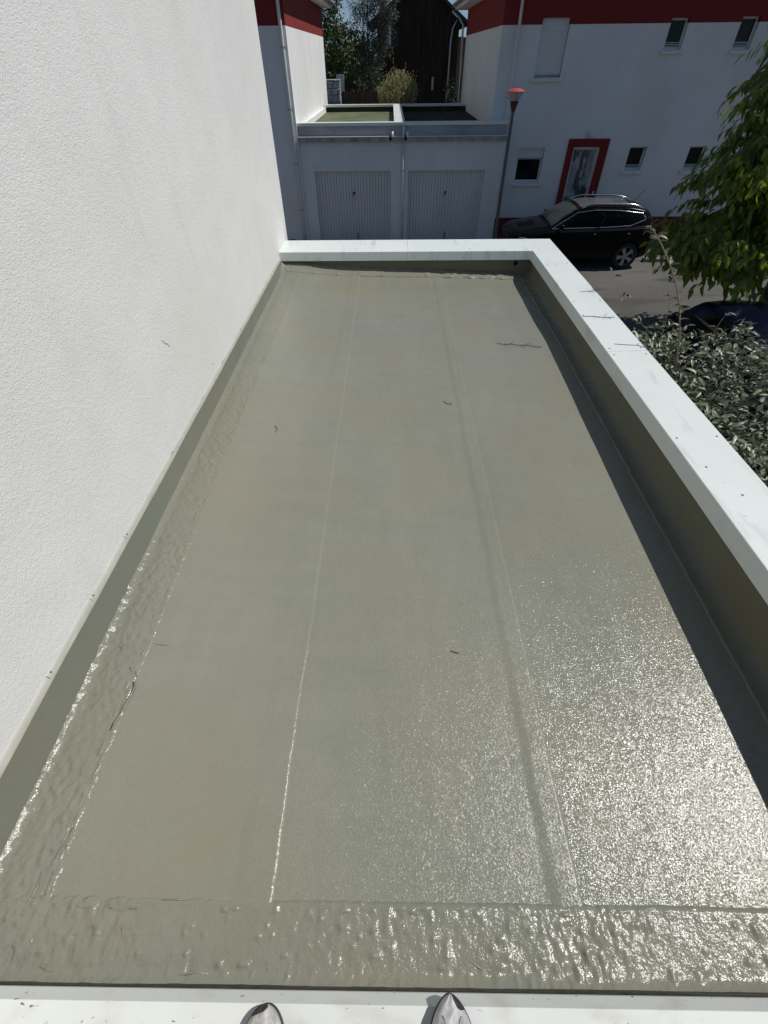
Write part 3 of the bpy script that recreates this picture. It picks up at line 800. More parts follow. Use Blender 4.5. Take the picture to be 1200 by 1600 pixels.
def left_house():
    X0, X1, Y0, Y1 = -12.0, -2.78, 17.42, 26.8
    H = empty('house', (0, 0, 0), 0, 'white house with red band whose sunlit side faces the twin garage roofs', 'house')
    B('wall', M['render_far'], H, X0, X1, Y0, Y1, GZ - 0.05, 2.42)
    B('red_band', M['red'], H, X0 - 0.003, X1 + 0.003, Y0 - 0.003, Y1 + 0.003, 2.422, 3.22)
    eave_roof(H, X0, X1, Y0, Y1, 3.22, 0.38, 1.7)
    mb = MB(); mb.tube([(-2.90, Y0 - 0.5, 3.3), (-2.90, Y0 - 0.42, 3.12), (-2.90, Y0 - 0.08, 2.96), (-2.90, Y0 - 0.06, 2.2), (-2.90, Y0 - 0.06, GZ + 0.1)], 0.045, 10)
    p = mb.build('downpipe', M['pvc'], H, smooth=True)
    for z in (2.0, 0.75, -0.5, -1.7):
        MB().tube([(-2.90, Y0 - 0.06, z), (-2.90, Y0 - 0.06, z + 0.04)], 0.054, 10).build('pipe_clip', M['zinc'], p)
    B('gully_cover', M['plastic'], H, -3.02, -2.78 - 0.02, Y0 - 0.16, Y0 - 0.004, GZ, GZ + 0.13)
    B('vent_grille', M['plastic'], H, -3.42, -3.22, Y0 - 0.02, Y0 - 0.004, GZ + 0.06, GZ + 0.16)
    return H
left_house()

def twin_garages():
    """two garages across the yard, mirrored"""
    Y0, Y1 = 17.5, 25.0
    XL, XM, XR = -2.776, 0.31, 3.46
    for side in (0, 1):
        x0, x1 = (XL, XM - 0.002) if side == 0 else (XM + 0.002, XR)
        da, db = (-2.385, -0.005) if side == 0 else (0.555, 2.925)
        G = empty('garage', (0, 0, 0), 0, ('pale garage across the yard with a sunlit mossy flat roof' if side == 0 else 'pale garage across the yard beside the street lamp, its roof in shade'), 'garage', 'garages across the yard')
        zt = 0.46
        W = M['render_far']
        wall_with_holes('wall', x0, x1, GZ - 0.05, 0.02, Y0, 0.2, [(da, db, GZ - 0.1, -0.69)], W, G)
        # fascia above the drip ledge, weathered
        B('fascia', M['grimy'], G, x0, x1, Y0 + 0.03, Y0 + 0.22, 0.135, 0.385)
        B('drip_ledge', M['old_concrete'], G, x0, x1 + (0.06 if side else 0), Y0 - 0.11, Y0 + 0.2, 0.022, 0.133)
        B('ledge_cap', M['pvc'], G, x0 + 0.003, x1, Y0 - 0.135, Y0 + 0.02, 0.135, 0.152)
        xe = x1 if side == 0 else 3.058
        B('side_wall', W, G, x0, x0 + 0.12, Y0 + 0.222, Y1, GZ, 0.385) if side == 0 else None
        B('roof_membrane', M['mem_far_shade' if side else 'mem_far'], G, x0 + (0.0 if side else 0.001), xe, Y0 + 0.222, Y1 - 0.22, -0.1, 0.235)
        B('back_wall', M['mem_far_shade'], G, x0, xe, Y1 - 0.2, Y1, GZ, 0.385)
        # copings
        B('coping', M['cop'], G, x0, x1, Y0 - 0.02, Y0 + 0.26, 0.387, zt, bevel=0.004)
        B('coping', M['cop'], G, x0 + (0.05 if side == 0 else 0), xe - 0.002, Y1 - 0.26, Y1 + 0.02, 0.387, zt, bevel=0.004)
        if side == 0:
            B('upstand', M['mem_far'], G, XL + 0.002, XL + 0.05, Y0 + 0.262, Y1 - 0.262, 0.20, 0.36)
            B('coping', M['cop'], G, 0.10, x1, Y0 + 0.262, Y1 - 0.262, 0.387, zt, bevel=0.004)
            B('divider', M['mem_far'], G, 0.14, x1 - 0.02, Y0 + 0.262, Y1 - 0.262, 0.20, 0.386)
        else:
            B('coping', M['cop'], G, x0, 0.42, Y0 + 0.262, Y1 - 0.262, 0.387, zt, bevel=0.004)
            B('divider', M['mem_far'], G, x0 + 0.02, 0.38, Y0 + 0.262, Y1 - 0.262, 0.20, 0.386)
            B('coping', M['cop'], G, 3.062, XR, Y0 + 0.262, 18.196, 0.387, zt - 0.003, bevel=0.004)
            B('end_wall', W, G, 3.08, XR - 0.02, Y0 + 0.222, 18.19, GZ, 0.385)
        # up-and-over door made of ribbed steel
        D = bpy.data.objects.new('garage_door', None); COL.objects.link(D); D.parent = G
        n = 25; wdt = (db - da) / n
        for i in range(n):
            a = da + i * wdt
            MB().prism([(a + 0.004, Y0 + 0.13, GZ + 0.03), (a + 0.012, Y0 + 0.108, GZ + 0.03), (a + wdt - 0.012, Y0 + 0.108, GZ + 0.03), (a + wdt - 0.004, Y0 + 0.13, GZ + 0.03)], (0, 0, -0.735 - GZ - 0.03)).build('panel', M['door_white'], D)
        B('backing', M['door_white'], D, da, db, Y0 + 0.131, Y0 + 0.15, GZ + 0.02, -0.70)
        B('top_rail', M['door_white'], D, da, db, Y0 + 0.10, Y0 + 0.13, -0.733, -0.695)
        cx = (da + db) / 2 + 0.02
        MB().box(cx - 0.035, cx + 0.035, Y0 + 0.085, Y0 + 0.107, -1.29, -1.25).tube([(cx - 0.02, Y0 + 0.08, -1.285), (cx - 0.02, Y0 + 0.05, -1.30), (cx - 0.02, Y0 + 0.045, -1.37)], 0.012, 8).build('handle', M['plastic'], D)
        B('latch_bar', M['plastic'], D, cx + 0.055, cx + 0.075, Y0 + 0.085, Y0 + 0.107, GZ + 0.05, -2.38)
        # outlet spout by the party line
        ox = XM - 0.25 if side == 0 else XM + 0.20
        MB().tube([(ox, Y0 + 0.05, 0.24), (ox, Y0 - 0.05, 0.235), (ox - 0.015, Y0 - 0.10, 0.20), (ox - 0.02, Y0 - 0.11, 0.12)], 0.030, 8).build('outlet_spout', M['pvc'], G, smooth=True)
        MB().tube([(ox - 0.06, Y0 - 0.115, 0.06), (ox - 0.075, Y0 - 0.11, 0.17)], 0.035, 8).build('spout_elbow', M['plastic'], G, smooth=True)
    p = empty('downpipe', (XM + 0.07, Y0 - 0.04, GZ), 0, 'thin white rainwater pipe running down between the two garage doors', 'pipe')
    MB().tube([(0, 0, 0), (0, 0, 3.08)], 0.030, 10).build('pipe', M['pvc'], p, smooth=True)
    for z in (0.8, 2.0, 2.75):
        MB().tube([(0, 0, z), (0, 0, z + 0.03)], 0.038, 10).build('pipe_clip', M['zinc'], p)
twin_garages()

# ================================================================== street lamp
def lamp():
    L = empty('street_lamp', (3.36, 16.6, GZ), 0, 'slim dark street lamp with red cap and clear cone lantern beside the garages', 'street lamp')
    z = -GZ
    MB().lathe([(0.07, 0.0), (0.07, 0.25), (0.055, 0.32), (0.042, z + 0.75)], 14).build('pole', M['galv'], L, smooth=True)
    MB().lathe([(0.0, z + 0.72), (0.045, z + 0.72), (0.115, z + 0.925), (0.118, z + 0.94), (0.0, z + 0.945)], 20).build('lower_cone', M['cone_red'], L, smooth=False)
    MB().lathe([(0.113, z + 0.945), (0.205, z + 1.12)], 20).build('lantern_glass', M['lantern'], L, smooth=True)
    for k in range(5):
        MB().lathe([(0.055, z + 0.955 + k * 0.03), (0.085, z + 0.968 + k * 0.03), (0.055, z + 0.975 + k * 0.03)], 16).build('louvre', M['alloy'], L, smooth=True)
    MB().lathe([(0.0, z + 1.12), (0.245, z + 1.12), (0.25, z + 1.135), (0.12, z + 1.185), (0.03, z + 1.20), (0.025, z + 1.225), (0.0, z + 1.23)], 24).build('cap', M['cap_red'], L, smooth=False)
lamp()

# ================================================================== cars
def pchip(xs, ys, xq):
    xs = np.array(xs, float); ys = np.array(ys, float)
    h = np.diff(xs); d = np.diff(ys) / h
    m = np.zeros(len(xs))
    for i in range(1, len(xs) - 1):
        if d[i - 1] * d[i] > 0:
            w1 = 2 * h[i] + h[i - 1]; w2 = h[i] + 2 * h[i - 1]
            m[i] = (w1 + w2) / (w1 / d[i - 1] + w2 / d[i])
    m[0], m[-1] = d[0], d[-1]
    i = np.clip(np.searchsorted(xs, xq) - 1, 0, len(h) - 1)
    t = (xq - xs[i]) / h[i]
    return ((2 * t**3 - 3 * t**2 + 1) * ys[i] + (t**3 - 2 * t**2 + t) * h[i] * m[i] + (-2 * t**3 + 3 * t**2) * ys[i + 1] + (t**3 - t**2) * h[i] * m[i + 1])

def in_poly(px, pz, poly):
    inside = np.zeros(px.shape, bool); n = len(poly)
    for i in range(n):
        x1, z1 = poly[i]; x2, z2 = poly[(i + 1) % n]
        c = ((z1 > pz) != (z2 > pz)) & (px < (x2 - x1) * (pz - z1) / (z2 - z1 + 1e-12) + x1)
        inside ^= c
    return inside

def car(name, loc, rz, label, paint, S, dlo, wheels, wr, ws, rearglass, rails, lamps, trim=True, sunroof=None):
    """lofted car body. S: stations (x, zbottom, half width, zshoulder, zbelt, wbelt, ztop, wtop, zcentre); front at x=0"""
    C = empty(name, loc, rz, label, 'car')
    S = np.array(S, float)
    xq = np.linspace(S[0, 0], S[-1, 0], 230)
    q = [pchip(S[:, 0], S[:, k], xq) for k in range(1, 9)]
    zb, w, zs, zbelt, wb, zt, wt, zc = q
    # half section control points, bottom to roof centre
    ctl = [(w * 0.0, zb), (w * 0.86, zb), (w * 0.97, zb + 0.10), (w, zs), (w * 0.985, zbelt - 0.06), (wb, zbelt), (wb + (wt - wb) * 0.5 + 0.012, zbelt + (zt - zbelt) * 0.5), (wt + 0.012, zt - 0.045), (wt * 0.88, zt), (wt * 0.45, zc - (zc - zt) * 0.2), (wt * 0, zc)]
    seg = [2, 3, 8, 5, 3, 8, 8, 3, 4, 4]
    rows = []; vj = []
    for k, n in enumerate(seg):
        for t in range(n):
            u = t / n
            rows.append((ctl[k][0] * (1 - u) + ctl[k + 1][0] * u, ctl[k][1] * (1 - u) + ctl[k + 1][1] * u)); vj.append(k + u)
    rows.append(ctl[-1]); vj.append(10.0)
    Yh = np.stack([r[0] for r in rows], 1); Zh = np.stack([r[1] for r in rows], 1)     # (station, v)
    X = np.repeat(xq[:, None], Yh.shape[1], 1)
    # wheel wells
    for wx in wheels:
        dd = np.hypot(X - wx, Zh - wr)
        inw = (dd < wr + 0.055) & (Yh > 0.5)
        Yh = np.where(inw, Yh - 0.22, Yh)
    nv = Yh.shape[1]
    P = np.concatenate([np.stack([X, -Yh, Zh], -1), np.stack([X, Yh, Zh], -1)[:, -2::-1]], 1)   # right then left side
    nn = P.shape[1]; V = P.reshape(-1, 3)
    i, j = np.meshgrid(np.arange(len(xq) - 1), np.arange(nn - 1), indexing='ij'); i = i.ravel(); j = j.ravel()
    F = np.stack([i * nn + j, i * nn + j + 1, (i + 1) * nn + j + 1, (i + 1) * nn + j], -1)
    c = V[F].mean(1)
    vfull = np.concatenate([np.array(vj), np.array(vj)[-2::-1]]); vm = (vfull[j] + vfull[j + 1]) / 2
    cls = np.zeros(len(F), int)
    cls[(vm > 5.0) & (vm < 7.2) & in_poly(c[:, 0], c[:, 2], dlo)] = 1
    wx0, wx1 = ws
    cls[(vm > 7.1) & (c[:, 0] > wx0) & (c[:, 0] < wx1) & (np.abs(c[:, 1]) < np.interp(c[:, 0], [wx0, wx1], [0.70, 0.54]))] = 2
    if rearglass:
        cls[(vm > 7.1) & (c[:, 0] > rearglass[0]) & (c[:, 0] < rearglass[1]) & (np.abs(c[:, 1]) < 0.53)] = 3
    if sunroof:
        cls[(vm > 8.2) & (c[:, 0] > sunroof[0]) & (c[:, 0] < sunroof[1]) & (np.abs(c[:, 1]) < 0.47)] = 4
    well = (np.abs(c[:, 1]) > 0.3) & (vm > 1.0) & (vm < 5.0) & np.any([np.hypot(c[:, 0] - wx, c[:, 2] - wr) < wr + 0.06 for wx in wheels], 0)
    cls[well] = 5
    cls[(vm < 2.3) & (cls == 0)] = 5
    names = {0: ('body', paint), 1: ('side_window', M['car_glass']), 2: ('windscreen', M['screen_glass']), 3: ('rear_window', M['car_glass']), 4: ('sunroof', M['sunroof']), 5: ('sill', M['plastic'])}
    for k, (nm, m) in names.items():
        for sd in ((-1, 1) if k == 1 else (0,)):
            sel = F[(cls == k) & ((np.sign(c[:, 1]) == sd) if sd else True)]
            if len(sel) == 0: continue
            used, invx = np.unique(sel, return_inverse=True)
            np_mesh(nm, V[used], invx.reshape(-1, 4), m, C, smooth=True)
    def side_y(x, z):
        k = int(np.argmin(np.abs(xq - x))); col = Zh[k]
        b = int(np.argmin(np.where(np.array(vj) >= 3, np.abs(col - z), 9)))
        return Yh[k, b]
    # end caps
    for k, nm in ((0, 'grille'), (-1, 'tailgate')):
        ring = [tuple(p) for p in P[k]]
        mb = MB().poly(ring if k == -1 else ring[::-1]); mb.build(nm, M['plastic'] if k == 0 else paint, C)
    # window trim, pillars, roof rails
    for sd in (-1, 1):
        if trim:
            pts = []
            for a, b in zip(dlo, dlo[1:] + dlo[:1]):
                for t in np.linspace(0, 1, 9)[:-1]:
                    x, z = a[0] + (b[0] - a[0]) * t, a[1] + (b[1] - a[1]) * t
                    pts.append((x, sd * (side_y(x, z) + 0.006), z))
            MB().tube(pts + pts[:1], 0.011, 6).build('window_trim', M['chrome'], C, smooth=True)
        xm = rails[2]
        MB().tube([(xm + 0.02, sd * (side_y(xm, dlo[0][1]) + 0.004), dlo[0][1] + 0.02), (xm + 0.14, sd * (side_y(xm + 0.1, 1.2) + 0.004), 1.36)], 0.03, 6).build('window_pillar', M['plastic'], C)
        if rails[0]:
            pts = [(x, sd * (float(np.interp(x, xq, wt)) * 0.93 + 0.02), float(np.interp(x, xq, zt)) + h) for x, h in zip(np.linspace(rails[0], rails[1], 13), [0.0, 0.035] + [0.045] * 9 + [0.035, 0.0])]
            MB().tube(pts, 0.017, 8).build('roof_rail', M['chrome'], C, smooth=True)
        # mirror
        mx = dlo[0][0] + 0.22; my = side_y(mx, dlo[0][1]) + 0.02
        mb = MB().lathe([(0.0, -0.075), (0.07, -0.06), (0.10, 0.0), (0.08, 0.06), (0.0, 0.075)], 10, (0, 0, 0))
        o = mb.build('mirror', paint, C, smooth=True); o.location = (mx, sd * (my + 0.09), dlo[0][1] + 0.06); o.scale = (0.75, 1.0, 1.0)
        for hx in (rails[2] - 0.12, rails[2] + 0.85):
            hz = dlo[0][1] - 0.11; hy = side_y(hx, hz)
            MB().tube([(hx - 0.10, sd * (hy + 0.005), hz), (hx - 0.07, sd * (hy + 0.03), hz), (hx + 0.07, sd * (hy + 0.03), hz), (hx + 0.10, sd * (hy + 0.005), hz)], 0.010, 6).build('door_handle', paint, C, smooth=True)
        for wx in wheels:
            Wh = bpy.data.objects.new('wheel', None); COL.objects.link(Wh); Wh.parent = C
            Wh.location = (wx, sd * (S[:, 2].max() - 0.115), wr); Wh.rotation_euler = (math.pi / 2 * (1 if sd < 0 else -1), 0.5, 0)
            MB().lathe([(wr * 0.68, -0.1), (wr * 0.93, -0.1), (wr, -0.07), (wr, 0.07), (wr * 0.95, 0.1), (wr * 0.72, 0.105), (wr * 0.70, 0.06)], 32).build('tyre', M['tyre'], Wh, smooth=True)
            mb = MB().lathe([(wr * 0.71, 0.10), (wr * 0.695, 0.105), (wr * 0.665, 0.085), (wr * 0.665, -0.06)], 32)
            for k in range(5):
                a = 2 * math.pi * k / 5
                ca, sa = math.cos(a), math.sin(a)
                pt = lambda r, t, z: (r * ca - t * sa, r * sa + t * ca, z)
                mb.prism([pt(0.03, -0.028, 0.075), pt(wr * 0.66, -0.058, 0.085), pt(wr * 0.66, 0.058, 0.085), pt(0.03, 0.028, 0.075)], (0, 0, 0.02))
            mb.lathe([(0.0, 0.10), (0.045, 0.098), (0.05, 0.07)], 16)
            mb.build('rim', M['alloy'], Wh)
            MB().lathe([(0.0, 0.0), (wr * 0.64, 0.0)], 24).build('brake_disc', M['plastic'], Wh)
        for (nm, x, z, dx, dz, m) in lamps:
            pts = []
            for (ux, uz) in ((-1, -0.6), (0, -1), (1, -0.5), (1, 0.7), (0, 1), (-1, 0.8)):
                xx = x + ux * dx; zz_ = z + uz * dz
                xx = min(max(xx, xq[0] + 0.01), xq[-1] - 0.01)
                pts.append((xx, sd * (side_y(xx, zz_) - 0.02), zz_))
            MB().prism(pts, (0, sd * 0.032, 0)).build(nm, m, C, bevel=0.008)
    return C

suv = [ # x, zb, w, zs, zbelt, wb, zt, wt, zc
    (0.00, 0.34, 0.60, 0.58, 0.70, 0.56, 0.74, 0.48, 0.76),
    (0.06, 0.26, 0.72, 0.62, 0.80, 0.68, 0.84, 0.60, 0.87),
    (0.30, 0.22, 0.85, 0.68, 0.90, 0.80, 0.95, 0.70, 0.98),
    (0.75, 0.22, 0.89, 0.74, 0.96, 0.82, 1.01, 0.72, 1.045),
    (1.08, 0.22, 0.90, 0.78, 1.00, 0.82, 1.06, 0.72, 1.09),
    (1.25, 0.22, 0.90, 0.79, 1.01, 0.81, 1.17, 0.70, 1.20),
    (1.85, 0.22, 0.90, 0.80, 1.03, 0.80, 1.47, 0.62, 1.50),
    (2.30, 0.22, 0.90, 0.80, 1.04, 0.80, 1.54, 0.61, 1.57),
    (3.10, 0.22, 0.90, 0.82, 1.06, 0.80, 1.535, 0.60, 1.565),
    (3.70, 0.24, 0.89, 0.84, 1.09, 0.78, 1.46, 0.57, 1.50),
    (3.92, 0.28, 0.86, 0.86, 1.10, 0.75, 1.36, 0.56, 1.40),
    (4.10, 0.34, 0.80, 0.86, 1.04, 0.70, 1.10, 0.56, 1.12),
    (4.16, 0.42, 0.70, 0.80, 0.95, 0.60, 0.98, 0.50, 0.99)]
dlo = [(1.18, 1.04), (2.6, 1.065), (3.35, 1.10), (3.78, 1.24), (3.66, 1.37), (3.0, 1.44), (2.3, 1.455), (1.85, 1.40), (1.42, 1.18)]
c = car('parked_car', (3.40, 15.55, GZ), 0, 'black crossover car with silver roof rails parked by the red framed door', M['car_black'], suv, dlo, (0.83, 3.44), 0.345, (1.16, 1.84), (3.74, 4.09), (1.95, 3.70, 2.45),
        (('headlight', 0.30, 0.79, 0.20, 0.055, M['lamp_clear']), ('taillight', 3.99, 0.98, 0.09, 0.07, M['tail'])), sunroof=(1.95, 3.35))
MB().tube([(3.55, 0.0, 1.49), (3.78, 0.0, 1.80)], 0.007, 5).build('antenna', M['plastic'], c)
for y in (-0.35, 0.25):
    MB().tube([(1.14, y, 1.105), (1.30, y - 0.02, 1.19), (1.42, y + 0.32, 1.27)], 0.010, 5).build('wiper', M['plastic'], c)
MB().box(0.012, 0.03, -0.26, 0.26, 0.36, 0.47).build('number_plate', M['pvc'], c)

hatch = [
    (0.00, 0.32, 0.58, 0.55, 0.64, 0.54, 0.67, 0.46, 0.69),
    (0.06, 0.24, 0.70, 0.58, 0.74, 0.66, 0.78, 0.58, 0.80),
    (0.32, 0.20, 0.81, 0.62, 0.84, 0.76, 0.88, 0.66, 0.91),
    (0.80, 0.20, 0.85, 0.68, 0.91, 0.79, 0.96, 0.68, 0.99),
    (1.05, 0.20, 0.86, 0.70, 0.93, 0.79, 1.02, 0.68, 1.05),
    (1.65, 0.20, 0.86, 0.72, 0.95, 0.78, 1.36, 0.60, 1.39),
    (2.15, 0.20, 0.86, 0.73, 0.96, 0.78, 1.44, 0.585, 1.47),
    (2.90, 0.20, 0.86, 0.75, 0.98, 0.78, 1.425, 0.57, 1.455),
    (3.35, 0.22, 0.85, 0.77, 1.00, 0.76, 1.36, 0.55, 1.39),
    (3.72, 0.28, 0.83, 0.78, 0.99, 0.74, 1.10, 0.56, 1.13),
    (3.92, 0.34, 0.78, 0.76, 0.92, 0.70, 0.97, 0.58, 0.99),
    (3.98, 0.42, 0.68, 0.70, 0.84, 0.60, 0.88, 0.50, 0.89)]
dlo2 = [(1.08, 0.97), (2.4, 0.985), (3.05, 1.02), (3.30, 1.14), (3.12, 1.27), (2.7, 1.345), (2.1, 1.36), (1.70, 1.31), (1.25, 1.08)]
car('parked_car', (6.16, 5.10, GZ), R(90), 'dark blue hatchback with a red tail light half hidden behind the silvery hedge', M['car_blue'], hatch, dlo2, (0.78, 3.25), 0.315, (1.02, 1.64), (3.36, 3.74), (None, None, 2.2),
    (('headlight', 0.30, 0.72, 0.18, 0.06, M['lamp_clear']), ('taillight', 3.78, 0.98, 0.13, 0.13, M['tail'])), trim=False)

# ================================================================== foliage
def rand_dirs(n, rng):
    v = rng.normal(size=(n, 3)); return v / np.linalg.norm(v, axis=1)[:, None]

def leaf_arrays(pos, axis_d, nrm, length, width, droop=0.15, fold=0.25):
    """curved, folded leaf: 8 vertices, 6 triangles as 3 quad pairs. returns verts, faces (tri)"""
    n = len(pos)
    a = axis_d / np.linalg.norm(axis_d, axis=1)[:, None]
    b = np.cross(nrm, a); b /= (np.linalg.norm(b, axis=1)[:, None] + 1e-9)
    c = np.cross(a, b)
    L = np.broadcast_to(np.asarray(length, float), (n,))[:, None]; W = np.broadcast_to(np.asarray(width, float), (n,))[:, None]
    pt = lambda u, v, h: pos + a * (u * L) + b * (v * W) + c * (h * L)
    V = np.stack([pt(0, 0, 0), pt(0.33, 0.5, fold * 0.35), pt(0.33, 0, 0), pt(0.33, -0.5, fold * 0.35), pt(0.70, 0.36, fold * 0.2 - droop * 0.5), pt(0.70, 0, -droop * 0.5), pt(0.70, -0.36, fold * 0.2 - droop * 0.5), pt(1.0, 0, -droop * 1.3)], 1)
    f = np.array([(0, 2, 1), (0, 3, 2), (1, 2, 5), (1, 5, 4), (2, 3, 6), (2, 6, 5), (4, 5, 7), (5, 6, 7)])
    F = (f[None] + (np.arange(n) * 8)[:, None, None]).reshape(-1, 3)
    return V.reshape(-1, 3), F

def simple_leaves(pos, axis_d, nrm, length, width):
    n = len(pos)
    a = axis_d / np.linalg.norm(axis_d, axis=1)[:, None]
    b = np.cross(nrm, a); b /= (np.linalg.norm(b, axis=1)[:, None] + 1e-9)
    L = np.broadcast_to(np.asarray(length, float), (n,))[:, None]; W = np.broadcast_to(np.asarray(width, float), (n,))[:, None]
    V = np.stack([pos, pos + a * L * 0.45 + b * W * 0.5, pos + a * L, pos + a * L * 0.45 - b * W * 0.5], 1)
    F = np.arange(n * 4).reshape(-1, 4)
    return V.reshape(-1, 3), F

def single_leaf(L, W, droop, fold):
    V, F = leaf_arrays(np.zeros((1, 3)), np.array([[0, 1.0, 0]]), np.array([[0, 0, 1.0]]), L, W, droop, fold)
    return V, F

def frame_quat(a, n):
    a = Vector(a).normalized(); n = Vector(n)
    b = n.cross(a).normalized(); c = a.cross(b)
    # local y = a, z = c, x = y cross z
    x = a.cross(c)
    return Matrix((x, a, c)).transposed().to_quaternion()

def leaf_objects(name, pos, ax, nrm, L, W, m, parent, inv, droop=0.15, fold=0.25):
    V, F = single_leaf(1.0, 0.42, droop, fold)
    me = bpy.data.meshes.new(name)
    me.from_pydata([tuple(v) for v in V], [], [tuple(int(i) for i in f) for f in F]); me.update()
    me.polygons.foreach_set('use_smooth', np.ones(len(me.polygons), dtype=bool))
    me.materials.append(m)
    Ls = np.broadcast_to(np.asarray(L, float), (len(pos),))
    for p, a, n_, l in zip(pos, ax, nrm, Ls):
        o = bpy.data.objects.new(name, me); COL.objects.link(o); o.parent = parent
        o.location = Vector(p) - inv; o.rotation_mode = 'QUATERNION'; o.rotation_quaternion = frame_quat(a, n_); o.scale = (l, l, l)

CAMP = np.array([0, 0, 1.8])

def limb_path(p0, p1, sag, rng, k=6):
    p0 = np.array(p0, float); p1 = np.array(p1, float)
    pts = [p0 + (p1 - p0) * t + np.array([0, 0, sag * math.sin(math.pi * t)]) + rng.normal(0, 0.03, 3) * (0 < t < 1) for t in np.linspace(0, 1, k)]
    return [tuple(p) for p in pts]

def big_tree():
    """broad leafed tree by the blue car: hanging sprays of long toothed leaves"""
    rng = np.random.default_rng(3)
    base = np.array([8.1, 10.2, GZ])
    Tr = empty('tree', tuple(base), 0, 'broadleaf tree with long drooping glossy green leaves shading the blue car', 'tree')
    iv = Vector(base)
    trunk = MB().tube([(0, 0, -0.05), (0.03, 0.02, 0.6), (-0.05, 0.0, 1.3), (-0.02, 0.05, 2.0)], [0.16, 0.13, 0.12, 0.10], 10)
    trunk.build('trunk', M['bark'], Tr, smooth=True)
    lm = leaf_mat('tree_leaf', [(0.035, 0.065, 0.008), (0.07, 0.115, 0.012), (0.12, 0.18, 0.018), (0.25, 0.31, 0.032)], 0.28, 0.36, tcol=(0.46, 0.54, 0.035), spec=0.45)
    # sprays: branch ends in the crown volume
    sprays = []
    blobs = [((6.9, 9.5, -0.55), (1.65, 1.4, 0.70), 95), ((7.3, 9.9, 0.35), (1.55, 1.5, 0.75), 90), ((7.5, 10.2, 1.35), (1.45, 1.5, 0.9), 95), ((7.45, 10.3, 2.35), (1.25, 1.4, 0.8), 80), ((7.9, 10.3, 3.2), (1.2, 1.3, 0.8), 50), ((5.9, 9.2, -0.60), (0.75, 0.7, 0.42), 30), ((6.1, 9.6, 0.55), (0.55, 0.7, 0.35), 14), ((6.55, 9.9, 1.55), (0.55, 0.7, 0.4), 14), ((8.6, 8.9, -0.4), (1.3, 1.2, 1.0), 70), ((9.0, 10.2, 0.8), (1.2, 1.6, 1.0), 90), ((9.2, 10.2, 2.3), (1.2, 1.6, 1.0), 90), ((7.6, 9.9, 0.1), (1.2, 1.2, 0.6), 60), ((6.85, 10.2, 2.0), (0.5, 0.6, 0.35), 10), ((6.5, 9.6, 0.9), (0.5, 0.6, 0.3), 10), ((7.1, 10.2, 2.95), (0.55, 0.6, 0.4), 16)]  # far right blobs added out of view to shade the lower crown
    for c, r, k in blobs:
        d = rand_dirs(k, rng) * (rng.random((k, 1)) ** 0.4)
        for e in d:
            sprays.append(np.array(c) + e * np.array(r))
    limbs = MB()
    pos = []; ax = []; nr = []; ln = []
    for s in sprays:
        st = base + np.array([0, 0, 1.9 + 0.5 * rng.random() + max(0, (s[2] - 0.6)) * 0.6])
        if rng.random() < 0.45:
            pts = limb_path(st, s, 0.18, rng)
            limbs.tube([tuple(np.array(p) - base) for p in pts], [0.05, 0.04, 0.032, 0.024, 0.016, 0.007], 6)
        out = s - (base + np.array([0, 0, 3.0])); out[2] = 0; out = out / (np.linalg.norm(out) + 1e-6)
        # a few twigs per spray, leaves in two ranks along each, hanging
        for tw in range(5):
            dr = out * 0.7 + rng.normal(0, 0.55, 3); dr[2] = 0.15 + rng.normal(0, 0.2); dr /= np.linalg.norm(dr)
            Lt = 0.30 + 0.25 * rng.random()
            side = np.cross(dr, [0, 0, 1]); side /= np.linalg.norm(side)
            for k in range(7):
                t = k / 6
                p = s + dr * Lt * t + np.array([0, 0, -0.22 * t * t])
                sg = 1 if k % 2 else -1
                a = dr * 0.5 + side * sg * 0.55 + np.array([0, 0, -0.75 - 0.3 * rng.random()]) + rng.normal(0, 0.15, 3)
                n_ = out * 0.55 + np.array([0, 0, 0.8]) + rng.normal(0, 0.28, 3)
                pos.append(p); ax.append(a); nr.append(n_); ln.append(0.13 + 0.10 * rng.random())
    limbs.build('limbs', M['bark'], Tr, smooth=True)
    pos = np.array(pos); ax = np.array(ax); nr = np.array(nr); ln = np.array(ln)
    dist = np.linalg.norm(pos - CAMP, axis=1)
    # nearest leaves to the street side become single leaf objects
    score = ln / dist
    idx = np.argsort(-score); near = idx[:280]; rest = idx[280:]
    V, F = leaf_arrays(pos[rest] - base, ax[rest], nr[rest], ln[rest], ln[rest] * 0.40, 0.12, 0.22)
    o = np_mesh('crown', V, F, lm, Tr, smooth=True); o['kind'] = 'stuff'
    leaf_objects('leaf', pos[near], ax[near], nr[near], ln[near], 0.0, lm, Tr, iv, 0.12, 0.22)
big_tree()

